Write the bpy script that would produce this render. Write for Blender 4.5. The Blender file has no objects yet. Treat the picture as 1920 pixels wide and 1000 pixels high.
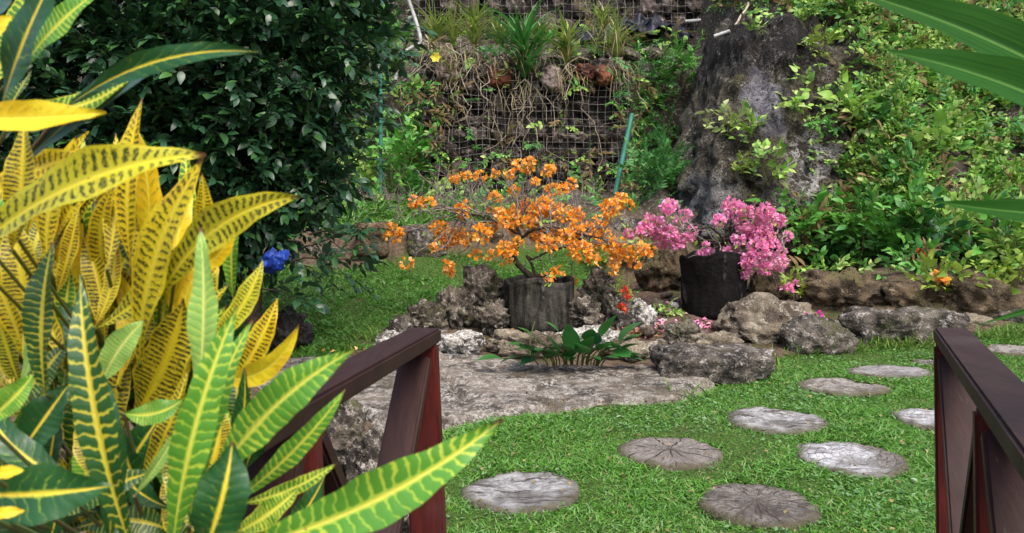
import bpy, bmesh, math
import numpy as np
from mathutils import Vector, Matrix

RNG = np.random.default_rng(7)
rad = math.radians
scene = bpy.context.scene
COL = scene.collection

# ------------------------------------------------------------------ camera
F, CX, HY, CAMZ = 1550.0, 960.0, 430.0, 1.4        # focal length and horizon in photo pixels
cam_d = bpy.data.cameras.new('camera')
cam = bpy.data.objects.new('camera', cam_d)
COL.objects.link(cam)
cam.location = (0, 0, CAMZ)
cam.rotation_euler = (rad(90), 0, 0)
cam_d.sensor_width = 36.0
cam_d.lens = F / 1920 * 36
cam_d.shift_y = (HY - 500) / 1920
cam_d.clip_start, cam_d.clip_end = 0.05, 500
cam_d.dof.use_dof = True
cam_d.dof.focus_distance = 7.5
cam_d.dof.aperture_fstop = 11
scene.camera = cam
scene.render.resolution_x, scene.render.resolution_y = 1024, 533

# ------------------------------------------------------------------ world, sun, exposure
SUN_EL, SUN_AZ = 56.0, 156.0        # degrees; azimuth the light comes from, clockwise from +Y
world = bpy.data.worlds.new('World')
scene.world = world
world.use_nodes = True
wn = world.node_tree
sky = wn.nodes.new('ShaderNodeTexSky')
sky.sky_type = 'NISHITA'
sky.sun_disc = False
sky.sun_elevation = rad(SUN_EL)
sky.sun_rotation = rad(SUN_AZ)
sky.air_density, sky.dust_density, sky.ozone_density = 1.0, 4.0, 1.0
bg = wn.nodes['Background']
bg.inputs['Strength'].default_value = 0.15
wn.links.new(sky.outputs[0], bg.inputs['Color'])
sun_d = bpy.data.lights.new('sun', 'SUN')
sun_d.energy = 1.7
sun_d.angle = rad(34)
sun_d.color = (1.0, 0.95, 0.87)
sun = bpy.data.objects.new('sun', sun_d)
COL.objects.link(sun)
sd = Vector((math.sin(rad(SUN_AZ)) * math.cos(rad(SUN_EL)), math.cos(rad(SUN_AZ)) * math.cos(rad(SUN_EL)), math.sin(rad(SUN_EL))))
sun.rotation_euler = (-sd).to_track_quat('-Z', 'Y').to_euler()
scene.view_settings.view_transform = 'Standard'
scene.view_settings.look = 'None'
scene.view_settings.exposure = 1.04
scene.view_settings.gamma = 1.0
scene.cycles.max_bounces = 6
scene.cycles.transparent_max_bounces = 6

# ------------------------------------------------------------------ noise
def _hash(ix, iy, iz, s):
    h = (ix.astype(np.int64) * 374761393 + iy.astype(np.int64) * 668265263 + iz.astype(np.int64) * 2147483647 + s * 1274126177) & 0xFFFFFFFF
    h = ((h ^ (h >> 13)) * 1274126177) & 0xFFFFFFFF
    h = ((h ^ (h >> 16)) * 2246822519) & 0xFFFFFFFF
    return ((h ^ (h >> 15)) & 0xFFFFFF) / float(0xFFFFFF)
def vnoise(p, s=0):
    i = np.floor(p).astype(np.int64); f = p - i
    f = f * f * f * (f * (f * 6 - 15) + 10)
    r = 0
    for dx in (0, 1):
        wx = f[:, 0] if dx else 1 - f[:, 0]
        for dy in (0, 1):
            wy = f[:, 1] if dy else 1 - f[:, 1]
            for dz in (0, 1):
                wz = f[:, 2] if dz else 1 - f[:, 2]
                r = r + wx * wy * wz * _hash(i[:, 0] + dx, i[:, 1] + dy, i[:, 2] + dz, s)
    return r * 2 - 1
def fbm(p, octv=4, s=0, gain=0.5):
    r, a = 0, 1.0
    for o in range(octv):
        r = r + a * vnoise(p * (2.03 ** o) + 17.3 * o, s + o)
        a *= gain
    return r
def worley(p, s=0):
    i = np.floor(p).astype(np.int64); best = np.full(len(p), 9.0)
    for dx in (-1, 0, 1):
        for dy in (-1, 0, 1):
            for dz in (-1, 0, 1):
                c = i + np.array([dx, dy, dz])
                q = c + np.stack([_hash(c[:, 0], c[:, 1], c[:, 2], s + k) for k in (1, 2, 3)], 1)
                best = np.minimum(best, ((q - p) ** 2).sum(1))
    return np.sqrt(best)
def sstep(a, b, x):
    t = np.clip((x - a) / (b - a), 0, 1)
    return t * t * (3 - 2 * t)

# ------------------------------------------------------------------ terrain height and photo-to-world helpers
def ground_z(x, y):
    x = np.asarray(x, float); y = np.asarray(y, float)
    c = np.interp(y, [-60, 2, 4.2, 7.3, 7.9, 9, 10, 10.9, 11.3, 12.5, 14.4, 14.85, 15.1, 16.0, 17.2, 17.9, 18.1, 26, 60],
                  [-.3, -.12, 0, .22, .3, .6, .75, 1.0, 1.4, 1.7, 2.1, 2.15, 4.2, 4.65, 5.3, 5.4, 7.2, 12, 22])
    yr = y - 1.7 * sstep(1.9, 2.5, x) * (1 - sstep(4.3, 5.3, x)) * sstep(9.4, 10.9, y) * (1 - sstep(13.5, 16.5, y))
    r = np.interp(yr, [-60, 2, 4.2, 7.3, 7.9, 8.6, 9.3, 9.8, 10.6, 13, 14, 17, 26, 60],
                  [-.3, -.12, 0, .22, .3, .45, .8, 1.0, 1.8, 4.9, 5.7, 7.5, 12, 22])
    sh = 1.7 * sstep(13.2, 14.4, y) * (1 - sstep(19, 24, y))
    w = sstep(1.9 + sh, 2.9 + sh, x)
    z = c * (1 - w) + r * w
    edge = -0.36 - (y - 3.86) * 0.09
    z = z - 0.65 * sstep(0, .4, edge - x) * (1 - sstep(5.1, 5.7, y)) * sstep(1.4, 2.0, y)
    return z
def P(px, py, Y):
    return np.array([(px - CX) / F * Y, Y, CAMZ - (py - HY) / F * Y])
_YS = np.arange(2.5, 40, 0.01)
def GP(px, py):
    z = CAMZ - (py - HY) / F * _YS
    g = ground_z((px - CX) / F * _YS, _YS)
    k = np.argmax(g >= z)
    return P(px, py, _YS[k])
def inpoly(x, y, poly):
    x = np.asarray(x); y = np.asarray(y); r = np.zeros(x.shape, bool); n = len(poly)
    for i in range(n):
        x0, y0 = poly[i][:2]; x1, y1 = poly[(i + 1) % n][:2]
        c = ((y0 > y) != (y1 > y)) & (x < (x1 - x0) * (y - y0) / (y1 - y0 + 1e-12) + x0)
        r ^= c
    return r

# ------------------------------------------------------------------ objects
def link(o, parent=None):
    COL.objects.link(o)
    if parent is not None: o.parent = parent
    return o
def tag(o, label=None, cat=None, group=None, kind=None):
    if label: o['label'] = label
    if cat: o['category'] = cat
    if group: o['group'] = group
    if kind: o['kind'] = kind
    return o
def empty(name, loc, label=None, cat=None, group=None):
    o = bpy.data.objects.new(name, None)
    o.location = loc
    o.empty_display_size = 0.1
    link(o)
    return tag(o, label, cat, group)

class MB:
    """collects quads (numpy) for ONE mesh object"""
    def __init__(s): s.v, s.q, s.m, s.uv, s.n = [], [], [], [], 0
    def add(s, v, q, m=0, uv=None):
        v = np.asarray(v, float); q = np.asarray(q, int)
        s.v.append(v); s.q.append(q + s.n); s.n += len(v)
        s.m.append(np.full(len(q), m) if np.isscalar(m) else np.asarray(m))
        s.uv.append(np.zeros((len(v), 2)) if uv is None else np.asarray(uv, float))
    def mesh(s, name, mats, smooth=True, off=(0, 0, 0)):
        V = np.concatenate(s.v) - np.array(off); Q = np.concatenate(s.q); M = np.concatenate(s.m); UV = np.concatenate(s.uv)
        me = bpy.data.meshes.new(name)
        me.vertices.add(len(V)); me.vertices.foreach_set('co', V.astype(np.float32).ravel())
        me.loops.add(len(Q) * 4); me.loops.foreach_set('vertex_index', Q.astype(np.int32).ravel())
        me.polygons.add(len(Q)); me.polygons.foreach_set('loop_start', (np.arange(len(Q)) * 4).astype(np.int32))
        me.polygons.foreach_set('material_index', M.astype(np.int32))
        me.polygons.foreach_set('use_smooth', np.full(len(Q), smooth))
        ul = me.uv_layers.new(name='UVMap')
        ul.data.foreach_set('uv', UV[Q.ravel()].astype(np.float32).ravel())
        for m in (mats if isinstance(mats, (list, tuple)) else [mats]): me.materials.append(m)
        me.update(calc_edges=True)
        return me
    def build(s, name, mats, parent=None, smooth=True):
        off = (0, 0, 0) if parent is None else np.array(parent.location)
        if parent is not None and parent.parent is not None: off = off + np.array(parent.parent.location)
        if parent is None:
            V = np.concatenate(s.v); off = np.array([V[:, 0].mean(), V[:, 1].mean(), V[:, 2].min()])
        o = bpy.data.objects.new(name, s.mesh(name, mats, smooth, off))
        if parent is None: o.location = off
        return link(o, parent)

def norm(v):
    v = np.asarray(v, float)
    return v / (np.linalg.norm(v, axis=-1, keepdims=True) + 1e-9)
def tube(mb, pts, r, sides=6, m=0):
    pts = np.asarray(pts, float); n = len(pts)
    r = np.broadcast_to(np.asarray(r, float), (n,))
    t = norm(np.gradient(pts, axis=0))
    ref = np.array([0.31, 0.17, 0.93]) if abs(t[0][2]) < .8 else np.array([0.93, 0.2, 0.1])
    a = norm(np.cross(t, ref)); b = np.cross(t, a)
    th = np.arange(sides) / sides * 2 * math.pi
    v = pts[:, None] + r[:, None, None] * (a[:, None] * np.cos(th)[None, :, None] + b[:, None] * np.sin(th)[None, :, None])
    i = np.arange(n - 1)[:, None] * sides; j = np.arange(sides)[None]; k = (j + 1) % sides
    q = np.stack([i + j, i + k, i + sides + k, i + sides + j], -1).reshape(-1, 4)
    v = v.reshape(-1, 3)
    mb.add(v, q, m)
    for e, s0 in ((0, 0), (n - 1, (n - 1) * sides)):          # end caps
        c = np.concatenate([v[s0:s0 + sides], pts[e][None]])
        qq = [[(x if e else (x + 2) % sides), (x + 1) % sides, ((x + 2) % sides if e else x), sides] for x in range(0, sides, 2)] if sides % 2 == 0 else []
        if qq: mb.add(c, qq, m)
def bez(a, b, c, n=10):
    t = np.linspace(0, 1, n)[:, None]
    return (1 - t) ** 2 * np.asarray(a) + 2 * t * (1 - t) * np.asarray(b) + t * t * np.asarray(c)
def wiggle(a, b, n, amp, rng=None, sag=0.0):
    rng = rng or RNG
    t = np.linspace(0, 1, n)[:, None]
    p = (1 - t) * np.asarray(a, float) + t * np.asarray(b, float)
    d = np.cumsum(rng.normal(0, 1, (n, 3)), 0); d = d - d[0] - t * (d[-1] - d[0])
    p = p + d * amp / math.sqrt(n)
    p[:, 2] += sag * 4 * (t * (1 - t))[:, 0]
    return p

# ------------------------------------------------------------------ materials
class NT:
    def __init__(s, name):
        s.mat = bpy.data.materials.new(name); s.mat.use_nodes = True
        s.t = s.mat.node_tree; s.bsdf = s.t.nodes['Principled BSDF']; s.out = s.t.nodes['Material Output']
    def node(s, typ, **kw):
        n = s.t.nodes.new(typ)
        for k, v in kw.items(): setattr(n, k, v)
        return n
    def put(s, sock, v):
        if isinstance(v, bpy.types.NodeSocket): s.t.links.new(v, sock)
        elif isinstance(v, (tuple, list)) and len(v) == 3 and sock.type == 'RGBA': sock.default_value = (*v, 1)
        else: sock.default_value = v
    def math(s, op, a, b=0.0, c=0.0, clamp=False):
        n = s.node('ShaderNodeMath', operation=op, use_clamp=clamp)
        s.put(n.inputs[0], a); s.put(n.inputs[1], b); s.put(n.inputs[2], c)
        return n.outputs[0]
    def step(s, lo, hi, v):
        n = s.node('ShaderNodeMapRange', interpolation_type='SMOOTHSTEP')
        s.put(n.inputs['Value'], v); s.put(n.inputs['From Min'], lo); s.put(n.inputs['From Max'], hi)
        return n.outputs[0]
    def mix(s, f, a, b, mode='MIX'):
        n = s.node('ShaderNodeMix', data_type='RGBA', blend_type=mode)
        s.put(n.inputs[0], f); s.put(n.inputs[6], a); s.put(n.inputs[7], b)
        return n.outputs[2]
    def noise(s, vec, scale, detail=4, rough=.55, dist=0.0):
        n = s.node('ShaderNodeTexNoise')
        if vec is not None: s.put(n.inputs['Vector'], vec)
        s.put(n.inputs['Scale'], scale); s.put(n.inputs['Detail'], detail); s.put(n.inputs['Roughness'], rough); s.put(n.inputs['Distortion'], dist)
        return n.outputs['Fac']
    def voro(s, vec, scale, feature='F1'):
        n = s.node('ShaderNodeTexVoronoi', feature=feature)
        s.put(n.inputs['Vector'], vec); s.put(n.inputs['Scale'], scale)
        return n.outputs['Distance']
    def coord(s, which='Object'): return s.node('ShaderNodeTexCoord').outputs[which]
    def world(s): return s.node('ShaderNodeNewGeometry').outputs['Position']
    def island(s): return s.node('ShaderNodeNewGeometry').outputs['Random Per Island']
    def objrand(s): return s.node('ShaderNodeObjectInfo').outputs['Random']
    def bump(s, h, strength=.5, dist=.02):
        n = s.node('ShaderNodeBump'); s.put(n.inputs['Height'], h); s.put(n.inputs['Strength'], strength); s.put(n.inputs['Distance'], dist)
        s.t.links.new(n.outputs[0], s.bsdf.inputs['Normal']); return n.outputs[0]
    def set(s, col, rough=.6, spec=.5):
        s.put(s.bsdf.inputs['Base Color'], col); s.put(s.bsdf.inputs['Roughness'], rough); s.put(s.bsdf.inputs['Specular IOR Level'], spec)
    def translucent(s, col, f):
        tr = s.node('ShaderNodeBsdfTranslucent'); s.put(tr.inputs[0], col)
        mx = s.node('ShaderNodeMixShader'); s.put(mx.inputs[0], f)
        s.t.links.new(s.bsdf.outputs[0], mx.inputs[1]); s.t.links.new(tr.outputs[0], mx.inputs[2])
        s.t.links.new(mx.outputs[0], s.out.inputs[0])

def m_leaf(name, cols, rough=.45, tr=.25, spec=.5):
    """foliage: each leaf takes one of a ramp of greens"""
    n = NT(name); r = n.node('ShaderNodeValToRGB')
    n.put(r.inputs[0], n.island())
    el = r.color_ramp.elements
    while len(el) < len(cols): el.new(.5)
    for i, c in enumerate(cols): el[i].position = i / max(1, len(cols) - 1); el[i].color = (*c, 1)
    v = n.noise(n.world(), 9, 2)
    c = n.mix(n.step(.35, .75, v), r.outputs[0], n.mix(1, r.outputs[0], (.8, .85, .7), 'MULTIPLY'))
    n.set(c, rough, spec)
    if tr: n.translucent(c, tr)
    return n.mat
def m_plain(name, c1, c2, scale=8, rough=.7, spec=.3, bump=0.0, detail=5):
    n = NT(name); co = n.coord(); f = n.noise(co, scale, detail)
    n.set(n.mix(n.step(.35, .65, f), c1, c2), rough, spec)
    if bump: n.bump(n.noise(co, scale * 4, 6), bump, .01)
    return n.mat
def m_rock(name, light, mid, dark, moss=None, scale=1.0, dk=.5, lt=.55, ms=.6, pit=.8):
    n = NT(name); co = n.world()
    a = n.noise(co, 3.2 * scale, 6, .62); b = n.noise(co, 11 * scale, 8, .68); c = n.noise(co, 34 * scale, 5, .6)
    v = n.voro(co, 26 * scale)
    col = n.mix(n.step(.38, .62, a), mid, dark)
    col = n.mix(n.math('MULTIPLY', n.step(lt - .06, lt + .08, b), n.step(.36, .6, c)), col, light)
    col = n.mix(n.math('MULTIPLY', n.step(dk, dk + .14, n.noise(co, 7 * scale, 7, .7)), .85), col, dark)
    if moss: col = n.mix(n.step(ms - .06, ms + .1, n.noise(co, 2.1 * scale, 6, .65)), col, moss)
    col = n.mix(n.math('MULTIPLY', n.step(.62, .75, c), .6), col, dark)
    v2 = n.voro(co, 52 * scale); hole = n.math('MULTIPLY', n.step(.30, .16, v2), n.step(.42, .56, n.noise(co, 8, 5, .6)))
    fl = n.math('MULTIPLY', n.step(.56, .64, n.noise(co, 75, 3, .6)), n.step(.4, .6, b))
    col = n.mix(n.math('MULTIPLY', fl, .6), col, light)
    col = n.mix(n.math('MULTIPLY', hole, .85), col, (.015, .012, .01))
    n.set(col, .9, .2)
    h = n.math('ADD', n.math('SUBTRACT', b, n.math('MULTIPLY', hole, .5)), n.math('ADD', n.math('MULTIPLY', c, .5), n.math('MULTIPLY', n.step(0, .35, v), .35)))
    n.bump(h, pit, .05)
    return n.mat
def m_flower(name, cols, tr=.35): return m_leaf(name, cols, .6, tr, .2)

def m_croton(name, vein, blot, mid, N=13, K=1.6, thr=.5, w0=.7, w1=.95, amp=.7, vein2=None, gloss=.3, tr=.22, edge=None, speck=False):
    n = NT(name)
    uv = n.node('ShaderNodeSeparateXYZ'); n.put(uv.inputs[0], n.coord('UV'))
    u, v = uv.outputs[0], uv.outputs[1]
    a = n.math('ABSOLUTE', n.math('SUBTRACT', n.math('MULTIPLY', v, 2), 1))
    ob = n.objrand()
    cmb = n.node('ShaderNodeCombineXYZ'); n.put(cmb.inputs[0], n.math('MULTIPLY', u, 5.0)); n.put(cmb.inputs[1], v); n.put(cmb.inputs[2], n.math('MULTIPLY', ob, 37))
    n1 = n.noise(cmb.outputs[0], 3.0, 3); n2 = n.noise(cmb.outputs[0], 9.0, 3, .6); n3 = n.noise(cmb.outputs[0], .9, 2)
    side = n.math('MULTIPLY', n.math('GREATER_THAN', v, .5), .37)
    s = n.math('ADD', n.math('SUBTRACT', n.math('MULTIPLY', u, N), n.math('MULTIPLY', a, K)), n.math('ADD', n.math('MULTIPLY', n1, 1.3), side))
    tri = n.math('MULTIPLY', n.math('ABSOLUTE', n.math('SUBTRACT', n.math('FRACT', s), .5)), 2)
    cell = n.math('SUBTRACT', 1, tri)
    win = n.math('MULTIPLY', n.step(.08, .24, a), n.math('SUBTRACT', 1, n.step(w0, w1, a)))
    val = n.math('ADD', n.math('MULTIPLY', n.math('POWER', cell, .7), win), n.math('MULTIPLY', n.math('SUBTRACT', n2, .5), amp))
    val = n.math('ADD', val, n.math('MULTIPLY', n.math('SUBTRACT', n3, .5), .8))
    patch = n.step(thr - .13, thr + .13, val)
    if speck:
        cm2 = n.node('ShaderNodeCombineXYZ'); n.put(cm2.inputs[0], n.math('MULTIPLY', u, 9.0)); n.put(cm2.inputs[1], v); n.put(cm2.inputs[2], n.math('MULTIPLY', ob, 91))
        sk = n.noise(cm2.outputs[0], 11, 4, .75)
        patch = n.math('MAXIMUM', n.math('MULTIPLY', patch, n.step(.36, .5, n.noise(cm2.outputs[0], 14, 3, .7))), n.math('MULTIPLY', n.math('MULTIPLY', n.step(.56, .62, sk), n.step(.15, .35, a)), n.math('SUBTRACT', 1, n.step(.85, 1.0, a))))
    vc = n.mix(n.step(.35, .65, n3), vein, vein2 or vein)
    if speck: vc = n.mix(n.math('MULTIPLY', n.step(.45, 1.0, n.math('FRACT', n.math('MULTIPLY', ob, 7.31))), .7), vc, (.46, .50, .03))
    if speck: val = n.math('ADD', val, n.math('MULTIPLY', n.math('SUBTRACT', n.math('FRACT', n.math('MULTIPLY', ob, 3.77)), .55), .3))
    col = n.mix(patch, vc, blot)
    if edge: col = n.mix(n.step(w0, w1, a), col, edge)
    col = n.mix(n.step(.1, .05, a), col, mid)
    if speck is not None:
        col = n.mix(n.math('MULTIPLY', n.step(.945, .985, n.math('ADD', u, n.math('MULTIPLY', n.math('SUBTRACT', n1, .5), .12))), n.math('GREATER_THAN', ob, .45)), col, (.13, .06, .02))
        spot = n.step(.70, .74, n.noise(cmb.outputs[0], 5.0, 2)); col = n.mix(n.math('MULTIPLY', spot, .7), col, (.16, .09, .03))
    n.set(col, n.math('ADD', gloss, n.math('MULTIPLY', n2, .2)), .5)
    n.bump(n.math('ADD', n.math('MULTIPLY', cell, .5), n.step(.0, .12, a)), .35, .0015)
    n.translucent(col, tr)
    return n.mat

def m_wood(name, c1, c2, rough=.42):
    n = NT(name); co = n.world()
    mp = n.node('ShaderNodeMapping'); n.put(mp.inputs[0], co); mp.inputs['Scale'].default_value = (9, 1.4, 1.4)
    f = n.noise(mp.outputs[0], 6, 6, .65); g = n.noise(co, 3, 4); h = n.noise(co, 60, 3)
    col = n.mix(n.step(.3, .7, f), c1, c2)
    col = n.mix(n.math('MULTIPLY', n.step(.55, .8, g), .3), col, (.08, .06, .06))
    col = n.mix(n.math('MULTIPLY', n.step(.66, .72, n.noise(mp.outputs[0], 19, 4, .7)), .5), col, (.12, .10, .095))
    n.set(col, n.math('ADD', rough, n.math('MULTIPLY', g, .25)), .2)
    n.bump(n.math('ADD', f, n.math('MULTIPLY', h, .3)), .25, .004)
    return n.mat

M = {}
M['coral'] = m_rock('coral_limestone', (.44, .40, .34), (.15, .125, .095), (.025, .02, .016), (.075, .075, .03), 1.3, .50, .56, .58)
M['pale'] = m_rock('pale_limestone', (.62, .60, .57), (.34, .31, .27), (.06, .05, .04), None, 1.3, .56, .46)
M['grey'] = m_rock('grey_limestone', (.40, .37, .33), (.13, .11, .09), (.025, .021, .018), (.07, .07, .03), 1.2, .50, .57, .60)
M['tan'] = m_rock('tan_limestone', (.40, .36, .30), (.21, .175, .125), (.06, .045, .032), (.09, .09, .04), 1.0, .58, .58, .68)
M['brown'] = m_rock('brown_mossy_rock', (.24, .19, .12), (.12, .085, .05), (.025, .018, .012), (.10, .09, .035), 1.0, .50, .60, .60)
M['darkrock'] = m_rock('dark_rock', (.15, .14, .13), (.05, .045, .04), (.012, .011, .01), None, 1.2, .45, .6)
M['gabstone'] = m_rock('wall_stone', (.32, .28, .25), (.11, .086, .075), (.02, .013, .01), (.075, .07, .025), .6, .52, .56, .66)
M['rust'] = m_rock('rust_stone', (.45, .36, .30), (.22, .075, .035), (.07, .03, .02), None, .9, .56, .62)
M['pinkstone'] = m_rock('pinkish_stone', (.50, .42, .40), (.33, .25, .23), (.10, .07, .06), None, .9, .6, .56)
M['soil'] = m_plain('soil', (.07, .045, .03), (.03, .02, .014), 14, .95, .1, .8)
M['wood'] = m_wood('painted_brown_wood', (.036, .015, .013), (.022, .009, .008))
M['redwood'] = m_wood('stained_red_wood', (.09, .013, .010), (.045, .009, .008), .38)
M['wire'] = m_plain('galvanised_wire', (.34, .32, .31), (.09, .07, .055), 12, .5, .5)
M['root'] = m_plain('dry_root', (.44, .37, .29), (.26, .20, .14), 20, .8, .2)
M['bark'] = m_plain('dark_bark', (.045, .03, .022), (.02, .014, .011), 30, .85, .2, .6)
M['twig'] = m_plain('grey_twig', (.26, .22, .20), (.14, .115, .10), 20, .85, .2)
M['stem'] = m_plain('green_stem', (.10, .14, .04), (.12, .09, .04), 20, .7, .3)
M['dark_leaf'] = m_leaf('dark_glossy_leaf', [(.010, .036, .015), (.016, .06, .026), (.030, .088, .042), (.018, .068, .022), (.06, .16, .035)], .36, .12, .5)
M['hill_leaf'] = m_leaf('hill_leaf', [(.16, .34, .04), (.28, .48, .07), (.09, .25, .04), (.36, .54, .12), (.48, .58, .20), (.13, .31, .08)], .5, .28, .35)
M['mid_leaf'] = m_leaf('mid_green_leaf', [(.06, .21, .03), (.09, .30, .04), (.14, .37, .055), (.065, .23, .06)], .45, .25, .4)
M['fern_leaf'] = m_leaf('fern_leaf', [(.04, .16, .035), (.08, .25, .05), (.05, .19, .06)], .5, .25, .35)
M['lime_leaf'] = m_leaf('lime_leaf', [(.22, .34, .04), (.30, .40, .06), (.16, .30, .04)], .5, .3, .35)
M['pale_leaf'] = m_leaf('pale_leaf', [(.45, .50, .22), (.38, .46, .15), (.30, .40, .12)], .5, .3, .35)
M['blade'] = m_leaf('tuft_blade', [(.20, .30, .05), (.30, .40, .08), (.13, .22, .04), (.38, .42, .14), (.34, .28, .13)], .5, .25, .35)
M['grass'] = m_leaf('lawn_grass', [(.04, .14, .012), (.095, .27, .02), (.06, .20, .018), (.14, .32, .03), (.19, .34, .14), (.10, .28, .03), (.28, .28, .11)], .5, .3, .35)
M['weed'] = m_leaf('terrace_grass', [(.08, .18, .02), (.12, .24, .03), (.2, .22, .07)], .55, .3, .3)
M['straw'] = m_leaf('dead_grass', [(.30, .24, .13), (.20, .15, .08), (.36, .31, .18), (.22, .24, .08)], .7, .2, .2)
M['orange'] = m_flower('orange_bract', [(.92, .36, .03), (.94, .43, .04), (.90, .29, .02), (.94, .50, .12), (.92, .60, .32)], .3)
M['pink'] = m_flower('pink_bract', [(.88, .24, .58), (.92, .40, .72), (.86, .20, .46), (.93, .54, .76), (.90, .32, .38)], .3)
M['magenta'] = m_flower('magenta_petal', [(.70, .03, .42), (.75, .06, .5)])
M['redflower'] = m_flower('red_petal', [(.70, .05, .03), (.80, .14, .03), (.72, .08, .10)])
M['yellow'] = m_flower('yellow_petal', [(.85, .70, .04), (.88, .75, .1)])
M['fresh'] = m_leaf('fresh_leaf', [(.025, .12, .025), (.045, .18, .035), (.02, .10, .045)], .33, .2, .5)
M['blue'] = m_plain('blue_plastic', (.004, .025, .17), (.006, .035, .24), 6, .55, .3)
M['black'] = m_plain('black_plastic', (.008, .009, .014), (.016, .018, .03), 6, .5, .25)
M['white'] = m_plain('white_plastic', (.36, .36, .35), (.22, .22, .21), 9, .5, .4)
M['greenpole'] = m_plain('green_paint', (.02, .13, .085), (.03, .17, .12), 9, .5, .4)

def mat_ground():
    n = NT('ground_soil_and_turf'); co = n.world()
    a = n.noise(co, 2.2, 6, .6); b = n.noise(co, 18, 6, .65)
    soil = n.mix(n.step(.35, .65, b), (.06, .04, .026), (.13, .095, .065))
    soil = n.mix(n.step(.5, .7, a), soil, (.05, .05, .02))
    gz = n.node('ShaderNodeSeparateXYZ'); n.put(gz.inputs[0], co)
    rockc = n.mix(n.math('MULTIPLY', n.step(.52, .6, b), n.step(.4, .6, n.noise(co, 40, 4))), n.mix(a, (.022, .018, .013), (.075, .06, .045)), (.26, .24, .215))
    soil = n.mix(n.step(1.3, 2.0, gz.outputs[2]), soil, rockc)
    at = n.node('ShaderNodeAttribute', attribute_name='lawn')
    turf = n.mix(n.step(.35, .65, n.noise(co, 55, 5, .7)), (.018, .045, .008), (.07, .12, .022)); turf = n.mix(n.math('MULTIPLY', n.step(.55, .68, a), .6), turf, (.09, .07, .04))
    n.set(n.mix(at.outputs['Fac'], soil, turf), .95, .15)
    n.bump(n.math('ADD', b, n.noise(co, 60, 4)), .6, .03)
    return n.mat
M['ground'] = mat_ground()

def mat_stone_disc(name, base, light, dark, radial=.0, rings=.3, grit=False, linear=0.0):
    n = NT(name); co = n.coord()
    sp = n.node('ShaderNodeSeparateXYZ'); n.put(sp.inputs[0], co)
    ang = n.math('ARCTAN2', sp.outputs[1], sp.outputs[0])
    r = n.math('SQRT', n.math('ADD', n.math('MULTIPLY', sp.outputs[0], sp.outputs[0]), n.math('MULTIPLY', sp.outputs[1], sp.outputs[1])))
    warp = n.noise(co, 5, 4)
    b = n.noise(co, 16, 8, .7); c = n.noise(co, 45, 5, .65); big = n.noise(co, 3.2, 3)
    pol = n.node('ShaderNodeCombineXYZ'); n.put(pol.inputs[0], n.math('MULTIPLY', n.math('COSINE', ang), 9)); n.put(pol.inputs[1], n.math('MULTIPLY', n.math('SINE', ang), 9)); n.put(pol.inputs[2], n.math('ADD', n.math('MULTIPLY', r, 7), n.math('MULTIPLY', warp, 2)))
    grain = n.noise(pol.outputs[0], 1.6, 6, .7)
    if linear:
        ml = n.node('ShaderNodeMapping'); n.put(ml.inputs[0], co); ml.inputs['Scale'].default_value = (3, 22, 3) if linear > 0 else (14, 14, 14); ml.inputs['Rotation'].default_value = (0, 0, abs(linear))
        grain = n.noise(ml.outputs[0], 1.0, 6, .7, .6)
    col = n.mix(n.step(.36, .6, b), base, light)
    col = n.mix(n.step(.50, .60, grain), col, dark)
    if grit:
        sx = n.node('ShaderNodeSeparateXYZ'); n.put(sx.inputs[0], co)
        col = n.mix(n.step(.08, .16, n.math('ADD', sx.outputs[0], n.math('MULTIPLY', n.math('SUBTRACT', big, .5), .4))), col, n.mix(n.step(.45, .55, c), (.10, .085, .07), (.22, .20, .18)))
    ring = n.math('MULTIPLY', n.math('ABSOLUTE', n.math('SUBTRACT', n.math('FRACT', n.math('ADD', n.math('MULTIPLY', r, 21), n.math('MULTIPLY', warp, 2.4))), .5)), 2)
    ringm = n.math('MULTIPLY', n.step(.25, .05, ring), rings)
    ray = n.math('ABSOLUTE', n.math('SUBTRACT', n.math('FRACT', n.math('ADD', n.math('MULTIPLY', ang, 11 / 6.2832), n.math('MULTIPLY', warp, .9))), .5))
    wd = n.math('MULTIPLY', n.math('DIVIDE', .011, n.math('ADD', r, .02)), n.step(.30, .55, n.noise(co, 7, 2)))
    raym = n.math('MULTIPLY', n.math('LESS_THAN', ray, wd), radial)
    crack = n.math('MAXIMUM', ringm, raym)
    col = n.mix(n.math('MULTIPLY', n.step(.47, .62, big), .6), col, dark)
    col = n.mix(crack, col, (.03, .025, .02))
    uvn = n.node('ShaderNodeSeparateXYZ'); n.put(uvn.inputs[0], n.coord('UV'))
    rim = n.step(.74, 1.02, n.math('ADD', uvn.outputs[0], n.math('MULTIPLY', n.math('SUBTRACT', n.noise(co, 8, 6, .7), .5), .7)))
    col = n.mix(n.math('MULTIPLY', rim, .85), col, n.mix(n.step(.4, .6, c), (.075, .055, .038), (.07, .075, .03)))
    col = n.mix(n.math('MULTIPLY', n.step(.60, .68, c), .7), col, (.04, .033, .028))
    n.set(col, .9, .2)
    n.bump(n.math('SUBTRACT', n.math('ADD', n.math('ADD', b, n.math('MULTIPLY', c, .7)), n.math('MULTIPLY', grain, -1.2)), crack), .8, .02)
    return n.mat

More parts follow.
